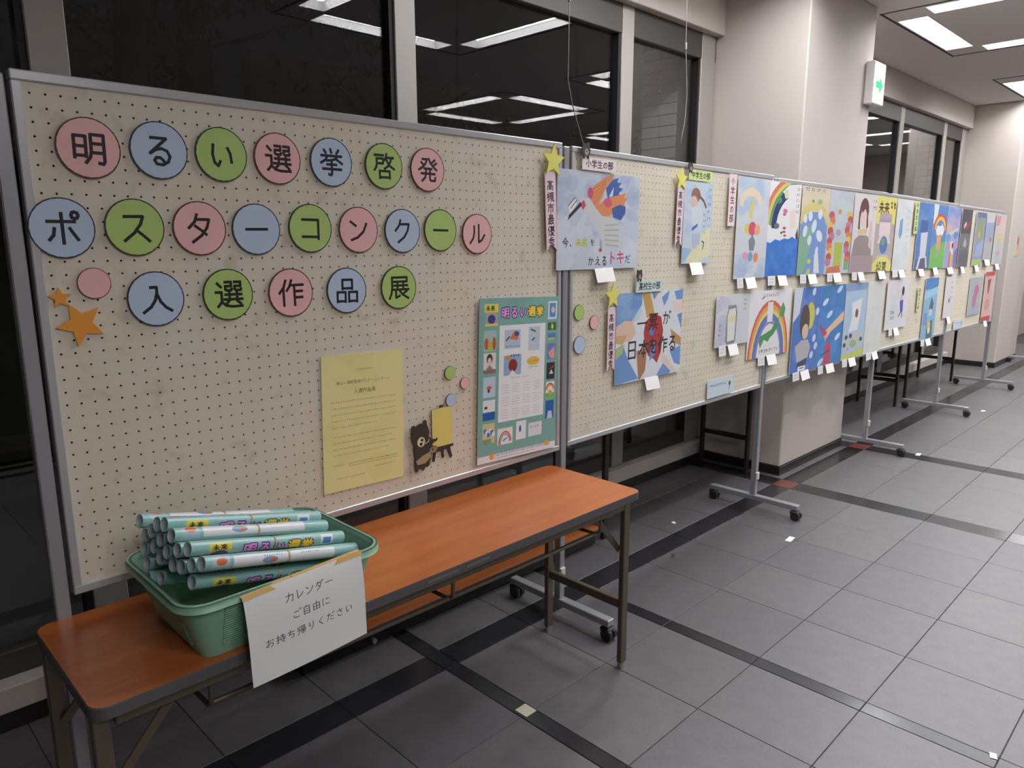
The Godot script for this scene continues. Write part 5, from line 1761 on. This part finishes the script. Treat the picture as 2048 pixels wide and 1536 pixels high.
		if key in ["yellow_sheet"]:
			on_board(o, d[0], d[1], d[2], off, -0.03)
		elif key == "calendar":
			on_board(o, d[0], d[1] - 0.008, d[2], 0.0085, -0.035)
		else:
			on_board(o, d[0], d[1], d[2], off, -0.008)
		n += 1
		for i in d[7]:
			var x0: float = d[8][2 * i]
			var x1: float = d[8][2 * i + 1]
			var only: bool = d[7] == 1
			var white: bool = only or i == 1
			var w: float = (x1 - x0) * d[3]
			var hgt := 0.056 if white else 0.048
			var poly := PackedVector2Array([Vector2(-w / 2, -hgt), Vector2(w / 2, -hgt), Vector2(w / 2, 0.006), Vector2(-w / 2, 0.006)])
			var c := put("name_card", sheet(poly, 0.0008), null)
			show_sheet(c, plain if white else printed, edge)
			tag(c, ("blank white name card" if white else "small printed name card") + " hanging below the " + short(d[6]), "card", "name cards under the posters")
			on_board(c, d[0], d[1] + ((x0 + x1) / 2 - 0.5) * d[3], d[2] - d[4] / 2, off + 0.0034, 0.03 * sin(n * 2.3 + i))
			c.rotate_object_local(Vector3.RIGHT, -0.30 if white else -0.08)

func short(s: String) -> String:
	var w := s.split(" ")
	return " ".join(w.slice(0, 9)).trim_suffix(",")

# ------------------------------------------------------------------ ribbons, stars, labels, paper bears
func build_cutouts() -> void:
	var paper := mat("paper_edge", rgb(228, 226, 222), 0.6)
	var ink := rgb(48, 42, 48)
	# stars
	var yellow := mat("star_yellow", rgb(232, 226, 112), 0.5)
	var orange := mat("star_orange", rgb(238, 156, 52), 0.6)
	var star_fold := rgb(214, 206, 96)
	var stars := [[0, 0.071, 1.468, 0.0245, orange, "small orange paper star under the plain pink disc", 0.05, 0.002], [0, 0.108, 1.406, 0.053, orange, "large orange paper star at the pegboard's left edge", 0.42, 0.002], [0, 1.730, 1.886, 0.062, yellow, "yellow paper star above the ribbon left of the bird poster", -0.06, 0.016], [1, 0.803, 1.868, 0.052, yellow, "yellow paper star left of the green label", -0.02, 0.016], [1, 0.297, 1.362, 0.056, yellow, "yellow paper star at the corner of the arms poster", 0.0, 0.016]]
	for s in stars:
		var o := put("paper_star", sheet(star_poly(s[3], 0.46, s[6]), 0.004), s[4])
		tag(o, s[5], "star")
		on_board(o, s[0], s[1], s[2], s[7])
	# vertical ribbons
	canvas(64, 290, rgb(238, 214, 220))
	rc(rgb(222, 150, 156), 0, 0, 0.06, 1)
	rc(rgb(222, 150, 156), 0.94, 0, 0.06, 1)
	tx("高槻市最優秀", 0.16, 0.10, 0.62, ink, 0.10, true, 1.05)
	var prize := textured("ribbon_prize", I, 0.55)
	var rib := [[0, 1.723, 1.700, 0.062, 0.29, "pink forked ribbon with vertical black lettering left of the bird poster", 0.05], [1, 0.803, 1.705, 0.058, 0.275, "pink forked ribbon with vertical black lettering left of the narrow girl poster", -0.03], [1, 0.296, 1.178, 0.056, 0.275, "pink forked ribbon with vertical black lettering left of the arms poster", 0.0]]
	for r in rib:
		var w: float = r[3] / 2
		var h: float = r[4] / 2
		var o := put("prize_ribbon", sheet(PackedVector2Array([Vector2(-w, -h), Vector2(0, -h + 0.024), Vector2(w, -h), Vector2(w, h), Vector2(-w, h)]), 0.001), null)
		show_sheet(o, prize, paper)
		tag(o, r[5], "ribbon", "prize ribbons")
		on_board(o, r[0], r[1], r[2], 0.0135, r[6])
	var bands := [["小学生の部", rgb(238, 214, 216), [1, 1.294, 1.792, 0.072, 0.256], "pink vertical strip with black lettering beside the flower poster"], ["中学生の部", rgb(196, 212, 140), [3, 0.615, 1.761, 0.09, 0.248], "yellow-green vertical strip before the deep blue poster"], ["高校生の部", rgb(222, 224, 160), [3, 0.879, 1.11, 0.075, 0.2], "pale yellow vertical strip before the sky blue poster"]]
	for b in bands:
		canvas(64, 230, b[1])
		tx(b[0], 0.2, 0.05, 0.6, ink, 0.1, true, 1.08)
		var q: Array = b[2]
		var o := put("section_strip", sheet(rect_poly(q[3], q[4]), 0.002), null)
		show_sheet(o, textured("strip_" + b[0], I, 0.55), paper)
		tag(o, b[3], "label")
		on_board(o, q[0], q[1], q[2], 0.0135)
	# level labels over the prize posters
	var labels := [["小学生の部", rgb(240, 222, 222), [1, 0.189, 1.889, 0.221, 0.048], "pink label with black lettering above the bird poster"], ["中学生の部", rgb(206, 224, 150), [1, 0.974, 1.893, 0.213, 0.048], "yellow-green label with black lettering above the narrow girl poster"], ["高校生の部", rgb(200, 222, 220), [1, 0.572, 1.392, 0.211, 0.052], "pale blue-green label with black lettering above the arms poster"]]
	for b in labels:
		canvas(240, 56, b[1])
		tx(b[0], 0.10, 0.13, 0.165, ink, 0.11, false, 0.98)
		var q: Array = b[2]
		var o := put("section_label", sheet(rect_poly(q[3], q[4]), 0.002), null)
		show_sheet(o, textured("label_" + b[0], I, 0.55), paper)
		tag(o, b[3], "label")
		on_board(o, q[0], q[1], q[2], 0.0148, -0.008)
	# the bear that paints, and its easel
	var fur := rgb(62, 54, 44)
	canvas(190, 335, fur)
	el(rgb(206, 196, 158), 0.36, 0.42, 0.155, 0.10)
	el(rgb(226, 220, 190), 0.34, 0.43, 0.12, 0.075)
	el(rgb(30, 26, 24), 0.39, 0.385, 0.055, 0.026)
	pg(rgb(30, 26, 24), [0.28, 0.44, 0.42, 0.43, 0.38, 0.49, 0.33, 0.50])
	el(rgb(30, 26, 24), 0.22, 0.30, 0.02, 0.014)
	el(rgb(30, 26, 24), 0.48, 0.28, 0.02, 0.014)
	ln(rgb(214, 206, 180), 0.03, [0.52, 0.47, 0.64, 0.44, 0.66, 0.40])
	pg(rgb(170, 152, 110), [0.14, 0.78, 0.4, 0.70, 0.74, 0.64, 0.72, 0.76, 0.5, 0.86, 0.2, 0.86])
	el(rgb(150, 132, 96), 0.84, 0.63, 0.16, 0.065)
	el(rgb(80, 66, 50), 0.80, 0.62, 0.03, 0.02)
	var fm := textured("bear_print", I, 0.6)
	var outline := [0.02, 0.14, 0.05, 0.08, 0.12, 0.07, 0.18, 0.10, 0.32, 0.06, 0.46, 0.06, 0.47, 0.02, 0.54, 0.0, 0.60, 0.03, 0.60, 0.10, 0.66, 0.18, 0.69, 0.26, 0.66, 0.34, 0.76, 0.40, 0.92, 0.43, 1.0, 0.41, 0.99, 0.46, 0.84, 0.49, 0.72, 0.54, 0.96, 0.57, 1.0, 0.62, 0.92, 0.68, 0.74, 0.71, 0.70, 0.84, 0.66, 0.92, 0.58, 0.95, 0.50, 0.93, 0.42, 1.0, 0.34, 0.94, 0.24, 0.95, 0.22, 1.0, 0.14, 0.99, 0.12, 0.84, 0.14, 0.70, 0.10, 0.56, 0.12, 0.47, 0.04, 0.36, 0.03, 0.24]
	var poly := PackedVector2Array()
	for i in range(0, outline.size(), 2):
		poly.append(Vector2((outline[i] - 0.5) * 0.112, (0.5 - outline[i + 1]) * 0.176))
	var bo := put("paper_bear", sheet(poly, 0.003), null)
	show_sheet(bo, fm, mat("bear_edge", rgb(70, 62, 50), 0.7))
	tag(bo, "dark brown paper cut-out of a bear painting at an easel", "cut-out")
	on_board(bo, 0, 1.098, 0.915, 0.0095)
	canvas(120, 260, rgb(230, 212, 116))
	rc(rgb(60, 46, 40), 0, 0.74, 1, 0.26)
	rc(rgb(60, 46, 40), 0, 0, 1, 0.045)
	rc(rgb(230, 212, 116), 0.05, 0.045, 0.9, 0.015)
	var em := textured("easel_print", I, 0.6)
	var eo := [0.06, 0.06, 0.42, 0.045, 0.42, 0.0, 0.56, 0.0, 0.56, 0.045, 0.94, 0.05, 0.94, 0.72, 1.0, 0.73, 1.0, 0.78, 0.84, 0.79, 0.94, 0.97, 0.86, 1.0, 0.70, 0.80, 0.56, 0.82, 0.56, 0.96, 0.48, 0.96, 0.46, 0.82, 0.22, 0.83, 0.14, 1.0, 0.06, 0.98, 0.12, 0.80, 0.06, 0.78]
	var ep := PackedVector2Array()
	for i in range(0, eo.size(), 2):
		ep.append(Vector2((eo[i] - 0.5) * 0.100, (0.5 - eo[i + 1]) * 0.196))
	var e := put("paper_easel", sheet(ep, 0.003), null)
	show_sheet(e, em, mat("bear_edge", rgb(70, 62, 50), 0.7))
	tag(e, "paper cut-out of an easel with a yellow sheet beside the bear", "cut-out")
	on_board(e, 0, 1.180, 0.942, 0.003)
	# three small bears over the labels
	canvas(64, 72, rgb(58, 52, 50))
	el(rgb(170, 160, 150), 0.56, 0.60, 0.22, 0.2)
	el(rgb(58, 52, 50), 0.56, 0.55, 0.08, 0.07)
	el(rgb(90, 82, 78), 0.36, 0.40, 0.05, 0.04)
	var sm := textured("small_bear_print", I, 0.6)
	var so := [0.10, 0.22, 0.06, 0.06, 0.22, 0.0, 0.34, 0.10, 0.62, 0.08, 0.74, 0.0, 0.92, 0.06, 0.88, 0.22, 0.98, 0.45, 0.92, 0.68, 0.80, 0.80, 0.86, 1.0, 0.70, 0.98, 0.62, 0.86, 0.42, 0.86, 0.36, 1.0, 0.20, 0.98, 0.22, 0.80, 0.06, 0.62, 0.02, 0.42]
	var sp := PackedVector2Array()
	for i in range(0, so.size(), 2):
		sp.append(Vector2(so[i] - 0.5, 0.5 - so[i + 1]))
	var tiny := [[0.098, 1.938, 0.056, 0.062, "small dark paper bear above the pink label on the top frame"], [0.875, 1.925, 0.044, 0.046, "small dark paper bear above the yellow-green label"], [0.487, 1.442, 0.044, 0.052, "small dark paper bear above the pale blue-green label"]]
	for t in tiny:
		var pp := PackedVector2Array()
		for v in sp:
			pp.append(Vector2(v.x * t[2], v.y * t[3]))
		var o := put("small_paper_bear", sheet(pp, 0.003), null)
		show_sheet(o, sm, mat("bear_edge", rgb(70, 62, 50), 0.7))
		tag(o, t[4], "cut-out")
		on_board(o, 1, t[0], t[1], 0.017)

# ------------------------------------------------------------------ small things
func build_small() -> void:
	# emergency exit sign on the pillar
	var t := thing("exit_sign", "lit white exit sign with a green arrow on the pillar's right edge", "sign")
	t.position = Vector3(5.325, 2.68, -0.22)
	put("sign_box", box(Vector3(0, 0, 0.03), Vector3(0.22, 0.285, 0.06), 0.006), mat("sign_box", rgb(228, 226, 222), 0.5), t)
	canvas(128, 140, rgb(250, 252, 250))
	pg(rgb(20, 150, 96), [0.18, 0.44, 0.52, 0.44, 0.52, 0.30, 0.86, 0.54, 0.52, 0.78, 0.52, 0.62, 0.18, 0.62])
	var lit := textured("exit_sign_panel", I, 0.4)
	lit.emission_enabled = true
	lit.emission = Color.WHITE
	lit.emission_operator = BaseMaterial3D.EMISSION_OP_MULTIPLY
	lit.emission_texture = lit.albedo_texture
	lit.emission_energy_multiplier = 1.0
	var st := st_new()
	quad(st, Vector3(-0.1, -0.13, 0.0608), Vector3(-0.1, 0.13, 0.0608), Vector3(0.1, 0.13, 0.0608), Vector3(0.1, -0.13, 0.0608))
	put("lit_panel", done(st), lit, t)
	var l := AreaLight3D.new()
	l.name = "sign_light"
	l.area_size = Vector2(0.23, 0.26)
	l.light_energy = 0.02
	l.shadow_enabled = true
	l.position = Vector3(0, 0, 0.064)
	l.rotation.y = PI
	t.add_child(l)
	# a small notice on the far pillar
	canvas(40, 70, rgb(196, 170, 164))
	el(rgb(150, 120, 116), 0.5, 0.3, 0.3, 0.2)
	el(rgb(214, 186, 90), 0.5, 0.85, 0.4, 0.12)
	var fn := put("small_notice", sheet(rect_poly(0.16, 0.26), 0.004), null)
	show_sheet(fn, textured("small_notice_print", I, 0.6), mat("paper_edge", rgb(228, 226, 222), 0.6))
	tag(fn, "small brownish pink and yellow notice on the farther pillar", "notice")
	fn.position = Vector3(10.72, 1.52, -0.2695)
	# thin hanging wires with hooks before the window
	var wire := mat("wire_grey", rgb(150, 146, 140), 0.4, 0.5)
	var ws := [[[Vector3(2.364, CEIL, -0.5), Vector3(2.36, 2.66, -0.5), Vector3(2.356, 2.338, -0.5), Vector3(2.391, 2.23, -0.5), Vector3(2.469, 2.07, -0.5), Vector3(2.49, 2.0, -0.5)], 2.70, "thin hanging picture wire before the dark middle window"], [[Vector3(3.335, CEIL, -0.5), Vector3(3.352, 2.66, -0.5), Vector3(3.383, 2.402, -0.5), Vector3(3.37, 2.25, -0.5), Vector3(3.345, 2.168, -0.5)], 2.655, "thin hanging picture wire before the narrow brick-side window"]]
	for w in ws:
		var h := thing("hanging_wire", w[2], "wire")
		h.position = w[0][0]
		var s2 := st_new()
		var pts := []
		for p in w[0]:
			pts.append(p - w[0][0])
		tube(s2, pts, 0.0024, 6)
		put("cord", done(s2), wire, h)
		var hk := st_new()
		bx(hk, Vector3(pts[1].x, w[1] - CEIL, 0), Vector3(0.012, 0.04, 0.012), 0.003)
		tube(hk, [pts[-1] + Vector3(0, 0.01, 0), pts[-1] + Vector3(0, -0.02, 0), pts[-1] + Vector3(-0.012, -0.035, 0), pts[-1] + Vector3(-0.026, -0.022, 0)], 0.0022, 6)
		put("hook", done(hk), wire, h)
	# bits of tape and paper on the floor
	var white := mat("tape_white", rgb(226, 224, 218), 0.5)
	var bits := [[3.281, 0.325, 0.075, 0.03, 0.1, white, "strip of white tape on the floor tiles in front of the second stand"], [3.041, -0.254, 0.03, 0.02, 0.9, white, "tiny white scrap on the floor behind the table's end"], [1.207, 0.341, 0.05, 0.055, 0.0, mat("tape_beige", rgb(206, 196, 178), 0.5), "beige tape patch on the narrow dark floor band"], [5.509, 0.295, 0.07, 0.03, 0.1, white, "strip of white tape on the floor before the third stand"], [7.497, 0.26, 0.06, 0.03, 0.0, white, "strip of white tape on the far floor before the fourth stand"], [2.082, 1.539, 0.03, 0.02, 0.3, white, "tiny white chip on the floor at the lower right"], [2.65, -0.006, 0.05, 0.018, 0.5, mat("scrap_dark", rgb(52, 54, 50), 0.6), "small dark scrap on the floor just in front of the dark band"]]
	for b in bits:
		var o := put("floor_scrap", box(Vector3(0, 0.0008, 0), Vector3(b[2], 0.0012, b[3])), b[5])
		o.position = Vector3(b[0], 0, b[1])
		o.rotation.y = b[4]
		tag(o, b[6], "scrap")
